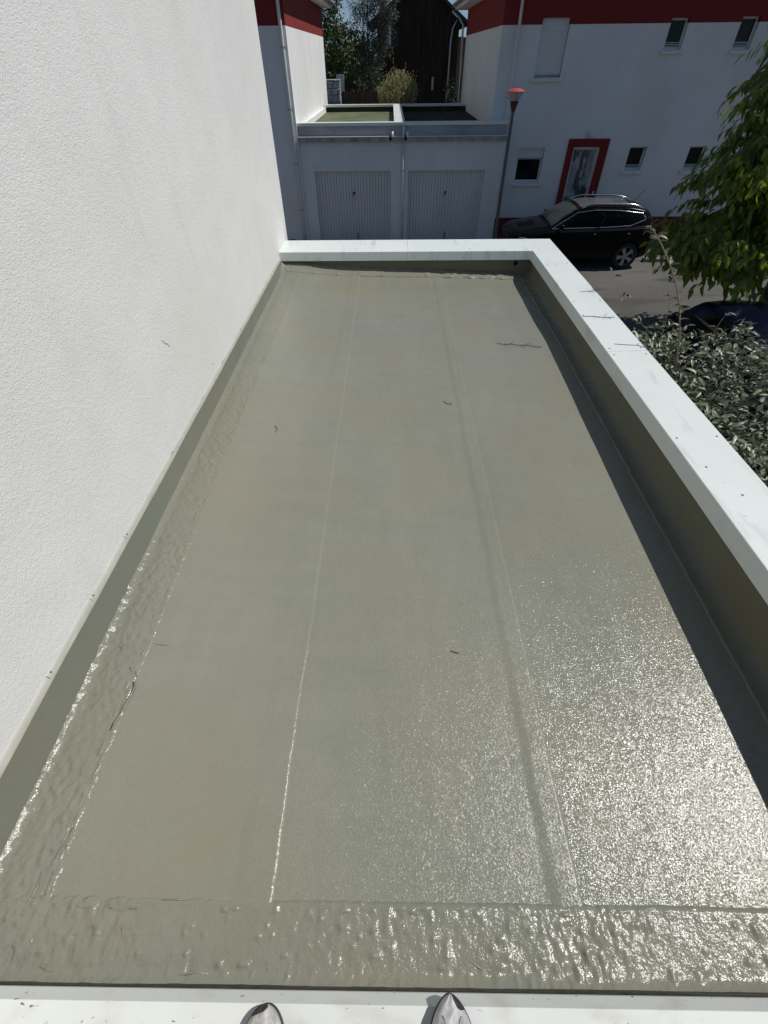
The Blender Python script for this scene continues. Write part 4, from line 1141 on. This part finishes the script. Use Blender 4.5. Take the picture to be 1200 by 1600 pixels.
def hedge():
    """silvery evergreen hedge just below the parapet"""
    rng = np.random.default_rng(8)
    H = empty('hedge', (3.3, 3.4, GZ), 0, 'silvery grey green evergreen hedge below the right hand parapet', 'hedge')
    base = np.array([3.3, 3.4, GZ]); iv = Vector(base)
    lm = leaf_mat('hedge_leaf', [(0.035, 0.055, 0.018), (0.065, 0.088, 0.035), (0.12, 0.14, 0.075), (0.25, 0.26, 0.18)], 0.42, 0.08, spec=0.45, back=(0.24, 0.25, 0.18))
    top = lambda x, y: -0.54 + 0.22 * vn(x, y, 1.3, 41) + 0.25 * vn(x, y, 3.5, 42) - 0.25 * ss(5.3, 6.1, y) - 0.3 * ss(4.0, 4.9, x) + 0.10 * ss(2.9, 1.6, y)
    n = 13000
    x = rng.uniform(1.96, 4.7, n); y = rng.uniform(0.2, 6.0, n)
    keep = vn(x, y, 4.0, 47) + 0.6 * vn(x, y, 9.0, 48) > 0.0
    x, y = x[keep], y[keep]; n = len(x)
    dep = rng.random(n) ** 1.7 * 0.55
    z = top(x, y) - dep
    pos = np.stack([x, y, z], -1)
    az = rng.uniform(0, 2 * np.pi, n)
    ax = np.stack([np.cos(az), np.sin(az), rng.normal(0.25, 0.45, n)], -1)
    nr = np.stack([rng.normal(0, 0.5, n), rng.normal(0, 0.5, n), np.full(n, 0.9)], -1)
    ln = rng.uniform(0.07, 0.12, n)
    # lower side face towards the yard
    dist = np.linalg.norm(pos - CAMP, axis=1)
    d = pos - CAMP
    vis = (dep < 0.10) & (y > 1.75) & (x - 1.9 > (y - 0) * 0.0)
    sc = np.where(vis & (x > 2.15), ln / dist, 0)
    idx = np.argsort(-sc); near = idx[:285]; rest = idx[285:]
    V, F = leaf_arrays(pos[rest] - base, ax[rest], nr[rest], ln[rest], ln[rest] * 0.42, 0.10, 0.30)
    o = np_mesh('foliage', V, F, lm, H, smooth=True); o['kind'] = 'stuff'
    leaf_objects('leaf', pos[near], ax[near], nr[near], ln[near], 0.0, lm, H, iv, 0.10, 0.30)
    # woody inside: stems rising from the ground, and a dark twiggy core
    st = MB()
    for k in range(46):
        bx, by = rng.uniform(2.2, 4.4), rng.uniform(0.5, 5.4)
        st.tube([(bx - base[0], by - base[1], 0), (bx + rng.normal(0, .1) - base[0], by + rng.normal(0, .1) - base[1], 0.9), (bx + rng.normal(0, .2) - base[0], by + rng.normal(0, .2) - base[1], float(top(bx, by)) - base[2] - 0.12)], [0.025, 0.018, 0.006], 5)
    st.build('stems', M['bark'], H)
    m = 9000
    x = rng.uniform(2.05, 4.65, m); y = rng.uniform(0.2, 5.65, m); z = top(x, y) - 0.35 - rng.random(m) * 1.4
    side = rng.random(m) < 0.5
    p2 = np.stack([x, y, z], -1)
    V, F = simple_leaves(p2 - base, rand_dirs(m, rng), rand_dirs(m, rng), 0.10, 0.06)
    o = np_mesh('inner_foliage', V, F, lm, H); o['kind'] = 'stuff'
    # tall new shoots standing above the hedge
    shoots = [((3.02, 4.50, -0.55), (2.745, 4.50, 0.15), (2.28, 4.50, 0.72), 0.011, 34, 'tall pale shoot leaning over the hedge towards the black car'),
              ((2.30, 4.55, -0.60), (2.25, 4.5, 0.0), (2.03, 4.52, 0.40), 0.006, 7, 'thin bare reddish shoot beside the parapet edge'),
              ((2.78, 4.55, -0.55), (2.72, 4.5, -0.1), (2.62, 4.45, 0.22), 0.006, 10, 'upright leafy shoot in the middle of the hedge'),
              ((2.62, 4.3, -0.6), (2.52, 4.3, -0.3), (2.44, 4.3, -0.02), 0.008, 14, 'short reddish twiggy shoot near the parapet'),
              ((3.22, 4.45, -0.6), (3.2, 4.45, -0.2), (3.20, 4.4, 0.06), 0.006, 14, 'short leafy shoot in front of the blue car'),
              ((3.42, 4.1, -0.65), (3.44, 4.1, -0.4), (3.46, 4.05, -0.22), 0.005, 9, 'small shoot at the right end of the hedge'),
              ((2.86, 4.2, -0.6), (2.93, 4.2, -0.3), (3.0, 4.2, -0.16), 0.005, 9, 'low side shoot beside the tall one')]
    for b0, b1, b2, r, nl, lab in shoots:
        S = bpy.data.objects.new('shoot', None); COL.objects.link(S); S.parent = H; S['label'] = lab
        b0, b1, b2 = map(np.array, (b0, b1, b2))
        f = lambda t: (1 - t) ** 2 * b0 + 2 * t * (1 - t) * (2 * b1 - 0.5 * (b0 + b2)) + t * t * b2
        ts = np.linspace(0, 1, 12)
        MB().tube([tuple(f(t) - base) for t in ts], list(np.linspace(r, r * 0.35, 12)), 6).build('stem', M['stem'], S, smooth=True)
        tl = np.sort(rng.uniform(0.15, 1.0, nl) ** 0.75); tl[-1] = 1.0; tl[-nl // 4:] = np.linspace(0.93, 1.0, len(tl[-nl // 4:]))
        pp = np.array([f(t) for t in tl])
        az = rng.uniform(0, 2 * np.pi, nl)
        ax = np.stack([np.cos(az), np.sin(az), rng.uniform(-0.1, 0.5, nl)], -1); nr = np.stack([rng.normal(0, .4, nl), rng.normal(0, .4, nl), np.ones(nl)], -1)
        leaf_objects('leaf', pp, ax, nr, rng.uniform(0.06, 0.105, nl), 0.0, lm, S, iv, 0.12, 0.3)
hedge()

def far_tree(label, base, h, crown, n, size, cols, trunk_r=0.12, seed=1, group=None, narrow=1.0, rough=0.6, name='tree', stems=1, up=0.0):
    """crown: list of (cx,cy,cz,rx,ry,rz) relative to base"""
    rng = np.random.default_rng(seed)
    T_ = empty(name, base, 0, label, 'tree' if name.endswith('tree') else 'shrub', group)
    mb = MB()
    tops = []
    for s in range(stems):
        dx = 0 if stems == 1 else rng.normal(0, 0.25)
        mb.tube([(dx, 0, -0.1), (dx * 1.3 + 0.04, 0.02, h * 0.35), (dx * 1.8 - 0.03, 0, h * 0.7), (dx * 2 + 0.02, 0, h)], [trunk_r, trunk_r * 0.8, trunk_r * 0.5, trunk_r * 0.1], 7)
    for k in range(18):
        c = crown[k % len(crown)]
        e = rand_dirs(1, rng)[0] * 0.7
        p = np.array(c[:3]) + e * np.array(c[3:])
        z0 = max(0.2, min(h * 0.9, p[2] - 0.4))
        mb.tube(limb_path((0, 0, z0), p, 0.05, rng, 5), [trunk_r * 0.4, trunk_r * 0.3, trunk_r * 0.22, trunk_r * 0.15, trunk_r * 0.06], 5)
    mb.build('trunk', M['bark'], T_, smooth=True)
    pos = []; vol = np.array([c[3] * c[4] * c[5] for c in crown]); vol = vol ** 0.7
    for c, k in zip(crown, (vol / vol.sum() * n).astype(int)):
        nc = max(3, k // 28)
        cc = rand_dirs(nc, rng) * (rng.random((nc, 1)) ** 0.45) * np.array(c[3:]) + np.array(c[:3])
        q = cc[rng.integers(0, nc, k)] + rng.normal(0, 1, (k, 3)) * np.array(c[3:]) * 0.13
        pos.append(q)
    pos = np.concatenate(pos); k = len(pos)
    ax = rand_dirs(k, rng); ax[:, 2] = ax[:, 2] * 0.7 - 0.2 + up
    V, F = simple_leaves(pos, ax, rand_dirs(k, rng), rng.uniform(0.7, 1.3, k) * size, rng.uniform(0.7, 1.3, k) * size * 0.5 * narrow)
    lm = leaf_mat('foliage', cols, rough, 0.2)
    o = np_mesh('crown', V, F, lm, T_); o['kind'] = 'stuff'
    return T_

GB = GZ - 0.02
DG = [(0.018, 0.03, 0.010), (0.03, 0.045, 0.014), (0.045, 0.06, 0.02)]
OL = [(0.07, 0.082, 0.055), (0.11, 0.12, 0.085), (0.17, 0.175, 0.135)]
MG = [(0.035, 0.06, 0.012), (0.065, 0.10, 0.02), (0.12, 0.155, 0.035)]
far_tree('dark green bushy tree rising beside the sunlit house wall', (-2.7, 35.0, GB), 5.6, [(0, 0, 2.6, 1.0, 1.1, 1.9), (-0.4, 0.2, 4.4, 1.0, 1.0, 1.6), (0.55, -0.3, 3.7, 0.65, 0.7, 1.3), (-0.6, 0, 6.3, 0.8, 0.8, 0.9), (0.9, 0.2, 2.4, 0.6, 0.6, 1.2)], 8500, 0.15, MG, seed=2)
far_tree('yellow green shrub in front of the dark bushy tree', (-2.15, 32.3, GB), 3.4, [(0, 0, 2.3, 0.42, 0.5, 1.5), (0.1, 0, 3.8, 0.32, 0.4, 0.9)], 1700, 0.12, [(0.05, 0.07, 0.012), (0.085, 0.10, 0.018), (0.12, 0.135, 0.03)], 0.06, seed=12, name='shrub')
far_tree('tall airy grey green tree with slender twin stems against the sky', (-1.05, 32.6, GB), 7.4, [(0.1, 0, 3.4, 0.75, 0.7, 1.1), (0.25, 0, 5.0, 0.75, 0.6, 1.0), (-0.2, 0, 6.2, 0.8, 0.6, 0.8), (-0.7, 0.1, 3.6, 0.5, 0.5, 0.9), (0.9, -0.3, 6.0, 0.55, 0.5, 1.0), (0.5, 0, 6.6, 0.75, 0.6, 0.8), (0.75, -0.2, 5.2, 0.4, 0.4, 0.9), (-0.35, 0.1, 4.6, 0.35, 0.4, 0.7)], 16000, 0.095, OL, 0.06, seed=4, stems=2, narrow=0.7)
far_tree('low dark tree under the airy one in front of the brown fence', (-1.35, 31.2, GB), 3.6, [(0, 0, 2.9, 0.75, 0.6, 0.9), (0.5, 0, 3.6, 0.5, 0.5, 0.7), (0.35, -0.2, 2.6, 0.5, 0.4, 0.6)], 2600, 0.10, DG + OL[:1], 0.06, seed=6)
far_tree('broad dark tree on the skyline left of the timber house', (-3.6, 47.0, GB), 6.5, [(0, 0, 4.4, 2.2, 2, 1.9), (2.0, 0, 4.0, 1.5, 1.4, 1.5)], 7000, 0.25, DG, 0.2, seed=9)
far_tree('dark leafy shrub in the shade in front of the timber house', (3.35, 29.2, GB), 3.0, [(0, 0, 2.5, 0.55, 0.6, 0.9), (-0.5, 0, 3.3, 0.35, 0.4, 0.6), (0.2, 0, 3.6, 0.3, 0.4, 0.5)], 1100, 0.11, DG, 0.05, seed=14, name='shrub')
# trees beyond the houses on both sides, seen only in gaps and reflections
for k, (x, y) in enumerate(((18, 34), (24, 30), (-18, 34), (12, 40))):
    far_tree(('round green tree far behind the red banded house on the right', 'tallest round tree far to the right beyond the yard', 'round green tree hidden behind the house on the left', 'round green tree behind the timber shed')[k], (x, y, GB), 6.5, [(0, 0, 5.0, 2.4, 2.2, 2.2), (0.8, 0, 6.6, 1.5, 1.5, 1.2)], 2200, 0.35, MG, 0.2, seed=30 + k, group='round trees beyond the houses')

def flowering_bush():
    """feathery pale yellow bush behind the twin garages: upright stalks with tiny leaves and seed heads"""
    rng = np.random.default_rng(21)
    base = np.array([0.33, 26.3, GB]); zc = 3.0
    S = empty('bush', tuple(base), 0, 'feathery yellow flowering bush rising behind the twin garages', 'bush')
    mb = MB(); pos = []; ax = []
    for k in range(300):
        a = rng.uniform(0, 2 * np.pi); r = 0.92 * math.sqrt(rng.random())
        tipz = 4.0 + 0.25 * rng.random() - 0.75 * r * r + (0.55 * rng.random() if rng.random() < 0.12 else 0)
        p0 = np.array([0.25 * r * math.cos(a), 0.25 * r * math.sin(a), 1.5]); p2 = np.array([r * math.cos(a), r * 0.8 * math.sin(a), tipz])
        p1 = (p0 + p2) / 2 + np.array([0.1 * math.cos(a), 0.1 * math.sin(a), 0.25])
        mb.tube([tuple(p0), tuple(p1), tuple(p2)], [0.008, 0.006, 0.003], 4, cap=False)
        for t in rng.uniform(0.40, 1.0, 30):
            p = (1 - t) ** 2 * p0 + 2 * t * (1 - t) * p1 + t * t * p2 + rng.normal(0, 0.02, 3)
            pos.append(p); ax.append(np.array([math.cos(a) * 0.5, math.sin(a) * 0.5, 0.9]) + rng.normal(0, 0.5, 3))
    mb.build('stalks', mat('dry_stalk', (0.24, 0.21, 0.12), 0.8), S)
    pos = np.array(pos); ax = np.array(ax); k = len(pos)
    V, F = simple_leaves(pos, ax, rand_dirs(k, rng), rng.uniform(0.05, 0.10, k), rng.uniform(0.022, 0.04, k))
    o = np_mesh('flowers', V, F, leaf_mat('bush_leaf', [(0.18, 0.18, 0.075), (0.36, 0.34, 0.16), (0.56, 0.53, 0.30)], 0.7, 0.3), S); o['kind'] = 'stuff'
    far = MB()
flowering_bush()

# ================================================================== background buildings, walls, fences
def dark_house():
    X0, X1, Y0, Y1 = -0.75, 3.72, 36.0, 44.0
    zev, slope, xap = 3.28, 0.62, 1.5
    H = empty('house', (0, 0, 0), 0, 'black timber clad gabled house in deep shade behind the garages', 'house')
    # gable wall of vertical boards
    n = 34; wd = (X1 - X0) / n
    rz = lambda x: zev + slope * ((x - X0) if x < xap else (X1 - x) * (xap - X0) / (X1 - xap))
    for i in range(n):
        a, b = X0 + i * wd, X0 + (i + 1) * wd
        dy = 0.012 * (i % 2)
        za, zb_ = rz(a), rz(b)
        MB().prism([(a + 0.004, Y0 - dy, GB), (b - 0.004, Y0 - dy, GB), (b - 0.004, Y0 - dy, zb_), (a + 0.004, Y0 - dy, za)], (0, 0.03, 0)).build('board', M['black_wood'], H)
    mb = MB()
    mb.prism([(X0 + 0.01, Y0 + 0.032, GB), (X1 - 0.01, Y0 + 0.032, GB), (X1 - 0.01, Y0 + 0.032, rz(X1) - 0.02), (xap, Y0 + 0.032, rz(xap) - 0.02), (X0 + 0.01, Y0 + 0.032, rz(X0) - 0.02)], (0, Y1 - Y0, 0))
    mb.build('wall', M['black_wood'], H)
    ov = 0.5
    rm = mat('dark_roof', (0.03, 0.026, 0.024), 0.8)
    zl = zev - slope * ov; sl2 = slope * (xap - X0) / (X1 - xap)
    MB().prism([(X0 - ov, Y0 - 0.35, zl), (xap, Y0 - 0.35, rz(xap) + 0.0), (xap, Y0 - 0.35, rz(xap) + 0.14), (X0 - ov, Y0 - 0.35, zl + 0.14)], (0, Y1 - Y0 + 0.7, 0)).build('roof', rm, H)
    MB().prism([(xap + 0.002, Y0 - 0.35, rz(xap)), (X1 + ov, Y0 - 0.35, zev - sl2 * ov), (X1 + ov, Y0 - 0.35, zev - sl2 * ov + 0.14), (xap + 0.002, Y0 - 0.35, rz(xap) + 0.14)], (0, Y1 - Y0 + 0.7, 0)).build('roof', rm, H)
    f = B('window', M['pvc'], H, -0.12, 0.0, Y0 - 0.05, Y0 - 0.013, 2.30, 2.98)
    B('pane', M['glass_dark'], f, 0.002, 0.42, Y0 - 0.04, Y0 - 0.015, 2.22, 2.98)
    f = B('window', M['zinc'], H, 2.35, 2.46, Y0 - 0.05, Y0 - 0.013, 0.45, 1.0)
    MB().tube([(3.55, Y0 - 0.15, 3.2), (3.35, Y0 - 0.1, 2.9), (3.28, Y0 - 0.1, 2.4), (3.2, Y0 - 0.1, -2.5)], 0.05, 8).build('downpipe', M['zinc'], H, smooth=True)
    return H
dark_house()

def timber_shed():
    H = empty('shed', (0, 0, 0), 0, 'sunlit weathered plank shed seen in the narrow gap beside the right house', 'shed')
    for i in range(9):
        x = 3.75 + i * 0.155
        B('plank', M['brown_wood'], H, x, x + 0.148, 37.9 - 0.006 * (i % 2), 37.95, GB, 2.6 + 0.02 * (i % 3))
    B('wall', M['brown_wood'], H, 3.76, 5.1, 37.952, 40.5, GB, 2.55)
    MB().prism([(3.55, 37.6, 3.3), (5.3, 37.6, 3.0), (5.3, 37.6, 3.1), (3.55, 37.6, 3.4)], (0, 3.2, 0)).build('roof', M['tile'], H)
timber_shed()

def stone_wall():
    H = empty('stone_wall', (0, 0, 0), 0, 'pale split stone garden wall at the corner of the sunlit house', 'wall')
    rng = random.Random(5)
    z = GB
    while z < 1.08:
        h = 0.20 + 0.06 * rng.random(); x = -4.6
        if z + h > 1.10: h = 1.12 - z
        while x < -2.38:
            w = min(0.28 + 0.25 * rng.random(), -2.36 - x)
            d = 0.05 * rng.random()
            B('stone', M['stone'], H, x + 0.006, x + w - 0.006, 28.95 - d, 29.25, z + 0.006, z + h - 0.006, bevel=0.025)
            x += w
        z += h
    B('mortar', M['concrete'], H, -4.6, -2.37, 29.0, 29.22, GB, 1.08)
    o = B('white_box', M['pvc'], None, -2.75, -2.38, 31.6, 31.9, GB, 1.22); o.name = 'utility_cabinet'
    tag(o, 'small white cabinet just visible above the stone wall', 'cabinet')
stone_wall()

def fence():
    H = empty('fence', (0, 0, 0), 0, 'low dark brown board fence behind the twin garages', 'fence')
    for i in range(24):
        x = -2.50 + i * 0.125
        B('board', M['fence_wood'], H, x, x + 0.118, 30.0 - 0.008 * (i % 2), 30.03, GB, 0.64 + 0.012 * ((i * 7) % 3))
    B('rail', M['fence_wood'], H, -2.5, 0.5, 30.032, 30.08, 0.30, 0.40)
    B('rail', M['fence_wood'], H, -2.5, 0.5, 30.032, 30.08, -1.5, -1.4)
fence()

# ================================================================== the photographer
def person():
    P = empty('person', (-0.07, -0.22, 0.25), 0, 'person standing on the near coping, only the toes of two worn white trainers in view', 'person')
    zc = 0.0
    sk = mat('skin', (0.45, 0.28, 0.20), 0.55); tr = mat('dark_trousers', (0.03, 0.035, 0.05), 0.9); sh = mat('grey_shirt', (0.20, 0.21, 0.23), 0.9)
    upper = mat('worn_white_leather', (0.56, 0.55, 0.54), 0.6, bumps=((60, 0.3, 0.003, 3, None),), var=[(55, 0.62, 1.14, 6, (1, 0.35, 1)), (16, 0.80, 1.08, 3, None)])
    tint(upper, (0.30, 0.28, 0.24), 45, 0.56, 0.70, 5, (1.5, 0.6, 1))
    meshm = mat('grey_mesh_cloth', (0.36, 0.34, 0.37), 0.85, bumps=((420, 0.6, 0.001, 1, None),), var=[(300, 0.75, 1.15, 2, None)])
    black = mat('black_rubber', (0.022, 0.022, 0.024), 0.6, var=[(40, 0.7, 1.4, 3, None)])
    def skin(name, verts, edges, radii, m, root=0, sub=2):
        me = bpy.data.meshes.new(name); me.from_pydata(verts, edges, []); me.update()
        o = link(name, me, m, P)
        md = o.modifiers.new('skin', 'SKIN'); md.use_smooth_shade = True
        for i, r in enumerate(radii):
            d = me.skin_vertices[0].data[i]; d.radius = (r, r) if not isinstance(r, tuple) else r
            d.use_root = (i == root)
        s = o.modifiers.new('subsurf', 'SUBSURF'); s.levels = sub; s.render_levels = sub
        return o
    # body, relative to the empty; lens is at (0.07, 0.22, 1.55) in these coordinates
    hx = {-1: -0.21 , 1: 0.21}
    V = [(0, -0.08, 0.92), (0, -0.09, 1.10), (0, -0.08, 1.30), (0, -0.075, 1.42), (0, -0.06, 1.50), (0, -0.05, 1.60), (0, -0.05, 1.70)]
    Rr = [(0.15, 0.11), (0.14, 0.10), (0.16, 0.11), (0.10, 0.08), 0.055, (0.085, 0.095), (0.075, 0.085)]
    E = [(i, i + 1) for i in range(6)]
    for s in (-1, 1):
        b = len(V)
        V += [(s * 0.10, -0.08, 0.88), (s * 0.16, -0.045, 0.48), (s * 0.205, -0.12, 0.10), (s * 0.205, -0.05, 0.05)]
        Rr += [0.085, 0.058, 0.038, 0.035]
        E += [(0, b), (b, b + 1), (b + 1, b + 2), (b + 2, b + 3)]
        b = len(V)
        V += [(s * 0.18, -0.08, 1.38), (s * 0.27, -0.06, 1.12), (s * 0.13 + 0.05, 0.12, 1.44), (s * 0.085 + 0.07, 0.175, 1.50)]
        Rr += [0.055, 0.042, 0.028, (0.034, 0.020)]
        E += [(3, b), (b, b + 1), (b + 1, b + 2), (b + 2, b + 3)]
        for k in range(4):
            f = len(V)
            V += [(s * 0.075 + 0.07, 0.178 - 0.010 * k, 1.525 + 0.012 * (3 - k)), (s * 0.055 + 0.07, 0.180 - 0.012 * k, 1.545 + 0.012 * (3 - k))]
            Rr += [0.0085, 0.007]; E += [(b + 3, f), (f, f + 1)]
        f = len(V)
        V += [(s * 0.075 + 0.07, 0.155, 1.49), (s * 0.05 + 0.07, 0.14, 1.50)]; Rr += [0.010, 0.008]; E += [(b + 3, f), (f, f + 1)]
    skin('body', V, E, Rr, sk)
    V = [(0, -0.08, 0.98), (0, -0.08, 0.90)]; Rr = [(0.155, 0.12), (0.16, 0.125)]; E = [(0, 1)]
    for s in (-1, 1):
        b = len(V); V += [(s * 0.105, -0.08, 0.80), (s * 0.16, -0.05, 0.48), (s * 0.205, -0.125, 0.11)]; Rr += [0.10, 0.078, 0.062]; E += [(1, b), (b, b + 1), (b + 1, b + 2)]
    skin('trousers', V, E, Rr, tr, 1)
    V = [(0, -0.085, 0.94), (0, -0.09, 1.15), (0, -0.08, 1.34), (0, -0.07, 1.45)]; Rr = [(0.165, 0.125), (0.16, 0.12), (0.175, 0.125), (0.085, 0.075)]; E = [(0, 1), (1, 2), (2, 3)]
    for s in (-1, 1):
        b = len(V); V += [(s * 0.19, -0.08, 1.375), (s * 0.265, -0.062, 1.16)]; Rr += [0.07, 0.058]; E += [(2, b), (b, b + 1)]
    skin('shirt', V, E, Rr, sh)
    # trainers, built as lofted outlines
    def trainer(s, tipx, tipy, rot, bluntness):
        S = bpy.data.objects.new('shoe', None); COL.objects.link(S); S.parent = P
        S.location = (tipx + 0.07, tipy + 0.22, 0.0015); S.rotation_euler = (0, 0, rot)
        ys = np.array([0.0, 0.004, 0.012, 0.025, 0.045, 0.075, 0.11, 0.15, 0.20, 0.25, 0.275, 0.29])
        hw = np.array([0.004, 0.013, 0.022, 0.0315, 0.0415, 0.0485, 0.0535, 0.049, 0.040, 0.039, 0.031, 0.006]) * (1.0 + 0.0 * bluntness)
        tp = np.array([0.040, 0.043, 0.046, 0.049, 0.053, 0.060, 0.072, 0.088, 0.10, 0.10, 0.095, 0.085])
        yf = np.linspace(0, 1, 90) ** 1.7 * 0.29
        hwf = pchip(ys, hw, yf)
        toe = 0.0535 * np.clip(1 - np.clip(1 - yf / 0.10, 0, 1) ** 2.2, 0, 1) ** bluntness
        hwf = np.where(yf < 0.10, np.minimum(toe, 0.0535), hwf); tpf = pchip(ys, tp, yf)
        def ring(scale_w, z):
            return [(w * scale_w, -y, z) for w, y in zip(hwf, yf)] + [(-w * scale_w, -y, z) for w, y in zip(hwf[::-1], yf[::-1])]
        # sole
        mb = MB(); r0 = ring(1.0, 0.0); r1 = ring(1.025, 0.010); r2 = ring(1.005, 0.024)
        n = len(r0); mb.v = r0 + r1 + r2
        for a in range(2):
            for i in range(n):
                j = (i + 1) % n; mb.f.append((a * n + i, a * n + j, (a + 1) * n + j, (a + 1) * n + i))
        mb.f.append(tuple(range(n - 1, -1, -1))); mb.f.append(tuple(range(2 * n, 3 * n)))
        mb.build('sole', black, S, smooth=False)
        # upper: cross sections across the foot
        nx = 49; Vv = []; Fv = []
        for y, w, t in zip(yf, hwf, tpf):
            for k in range(nx):
                u = -1 + 2 * k / (nx - 1)
                prof = (1 - abs(u) ** 2.6) ** 0.55
                crease = 0.0016 * math.sin(y * 230 + 2.5 * u + 1.5 * math.sin(u * 4)) * (0.02 < y < 0.11) + 0.0012 * math.sin(u * 9 + y * 60)
                Vv.append((w * 0.975 * u, -y - 0.001, 0.024 + (t - 0.024) * prof + crease * prof))
        for i in range(len(yf) - 1):
            for k in range(nx - 1):
                Fv.append((i * nx + k, (i + 1) * nx + k, (i + 1) * nx + k + 1, i * nx + k + 1))
        V_ = np.array(Vv); F_ = np.array(Fv); c = V_[F_].mean(1)
        yy = -c[:, 1]; uu = c[:, 0] / np.interp(yy, yf, np.maximum(hwf, 0.004))
        tongue = (yy > 0.052 + 0.018 * np.cos(uu * 5.5)) & (np.abs(uu) < 0.62) & (yy < 0.2)
        if s > 0:
            cap = (~tongue) & (uu > 0.16 + 0.30 * ss(0.0, 0.03, yy)) & (yy < 0.026) & (uu > (yy - 0.004) * 24)
        else:
            cap = (~tongue) & (yy < 0.0175 * np.sqrt(np.clip(0.62 - uu, 0, 2)) - 0.002)
        for nm, sel, m in (('upper', ~tongue & ~cap, upper), ('mesh_panel', tongue, meshm), ('toe_patch', cap, black)):
            f = F_[sel]
            if len(f) == 0: continue
            used, ix = np.unique(f, return_inverse=True)
            np_mesh(nm, V_[used], ix.reshape(-1, 4), m, S, smooth=True)
        # stitched overlay edge round the mesh panel
        pts = []
        for k in range(15):
            u = -0.62 + 1.24 * k / 14; y = 0.052 + 0.018 * math.cos(u * 5.5)
            w = float(np.interp(y, yf, hwf)); t = float(np.interp(y, yf, tpf)); pr = (1 - abs(u) ** 2.6) ** 0.55
            pts.append((w * 0.975 * u, -y - 0.001, 0.0245 + (t - 0.024) * pr))
        MB().tube(pts, 0.0009, 5).build('stitch_edge', meshm, S)
        # collar
        MB().tube([(0.028 * math.cos(a), -0.215 + 0.055 * math.sin(a), 0.102) for a in np.linspace(0, 2 * math.pi, 20)], 0.008, 6).build('collar', meshm, S, smooth=True)
    trainer(-1, -0.282, -0.071, R(2), 0.52)
    trainer(1, 0.140, -0.050, R(-1), 0.66)
    # phone in the hands, just behind the lens
    ph = empty('phone', (0, 0, 1.8)); tag(ph, 'smartphone held up by the person on the coping', 'phone')
    ph.matrix_world = cam.matrix_world.copy()
    MB().box(-0.037, 0.037, -0.135, 0.015, 0.012, 0.020).build('case', black, ph, bevel=0.003)
    B('screen', mat('phone_screen', (0.01, 0.01, 0.012), 0.1), ph, -0.034, 0.034, -0.131, 0.011, 0.0205, 0.0212)
person()

# ================================================================== small litter
def twig(label, pts, r, side=(), cat='twig', group=None):
    mb = MB().tube(pts, r, 5)
    for (i, d, l) in side:
        p = Vector(pts[i]); mb.tube([p, p + Vector(d) * l * 0.6 + Vector((0, 0, 0.004)), p + Vector(d) * l], r * 0.7, 4)
    o = mb.build('twig', M['twig'], None)
    tag(o, label, cat, group)
rh = lambda x, y: float(roof_h(x, y)) + 0.003
P_ = [(0.95, 3.93), (1.0, 3.905), (1.07, 3.91), (1.14, 3.89), (1.2, 3.895), (1.28, 3.87), (1.34, 3.865)]
twig('dark branching twig lying on the roof next to the parapet shadow', [(x, y, rh(x, y) + 0.003) for x, y in P_], 0.0024, ((1, (0.9, -0.5, 0), 0.05), (2, (0.7, 0.8, 0.1), 0.05), (3, (0.8, -0.6, 0), 0.06), (4, (0.9, 0.6, 0.1), 0.05)))
ct = lambda x: 0.25 + 0.006 * (x - 1.605) / 0.3 + 0.002
twig('thin twig across the right coping, farthest one', [(1.76, 4.42, ct(1.76)), (1.84, 4.42, ct(1.84)), (1.90, 4.41, ct(1.9) + 0.004), (1.925, 4.43, ct(1.9) + 0.012)], 0.0018, ((1, (0.7, 0.6, 0), 0.04),))
twig('forked twig lying across the right coping between the other two', [(1.62, 3.86, ct(1.62)), (1.70, 3.86, ct(1.7)), (1.78, 3.83, ct(1.78)), (1.87, 3.83, ct(1.87))], 0.0024, ((0, (0.3, 0.9, 0), 0.05), (1, (0.8, -0.5, 0), 0.06), (2, (0.6, 0.8, 0.1), 0.08), (2, (0.9, -0.4, 0), 0.06)))
twig('thin twig across the right coping, nearest one', [(1.70, 3.34, ct(1.7)), (1.78, 3.32, ct(1.78)), (1.86, 3.31, ct(1.86)), (1.905, 3.27, ct(1.9))], 0.002, ((2, (0.6, 0.8, 0.1), 0.04),))
twig('tiny curled stem in the middle of the roof', [(0.40, 2.98, rh(0.4, 2.98)), (0.42, 2.95, rh(0.42, 2.95)), (0.45, 2.94, rh(0.45, 2.94)), (0.46, 2.96, rh(0.46, 2.96) + 0.004)], 0.002)
twig('tiny dark stem on the left roof sheet', [(-0.80, 2.62, rh(-.8, 2.62) + .004), (-0.775, 2.58, rh(-.775, 2.58) + .004), (-0.78, 2.54, rh(-.78, 2.54) + .004)], 0.0016)
twig('short stem stuck to the middle sheet further down the roof', [(0.27, 0.98, rh(.27, .98)), (0.29, 0.972, rh(.29, .972)), (0.305, 0.968, rh(.305, .968) + .003)], 0.0018)
for k, pts in enumerate(([(1.632, 2.86, 0.13), (1.630, 2.85, 0.08), (1.628, 2.82, 0.02)], [(1.630, 3.85, 0.12), (1.628, 3.83, 0.07), (1.63, 3.81, 0.05)])):
    twig(('hair thin stem stuck on the dark right upstand, nearer one', 'hair thin stem stuck on the dark right upstand, farther one')[k], pts, 0.0013)
# curled orange leaf scrap
px, py = -0.785, 0.055
zz = rh(px, py) + 0.014
V, F = leaf_arrays(np.array([[px, py, zz]]), np.array([[0.25, 0.95, 0.25]]), np.array([[0.1, 0, 1.0]]), 0.013, 0.004, 0.2, 0.3)
o = np_mesh('fallen_leaf', V, F, M['orange'], None)
tag(o, 'tiny orange leaf scrap on the near border strip of the roof', 'leaf')
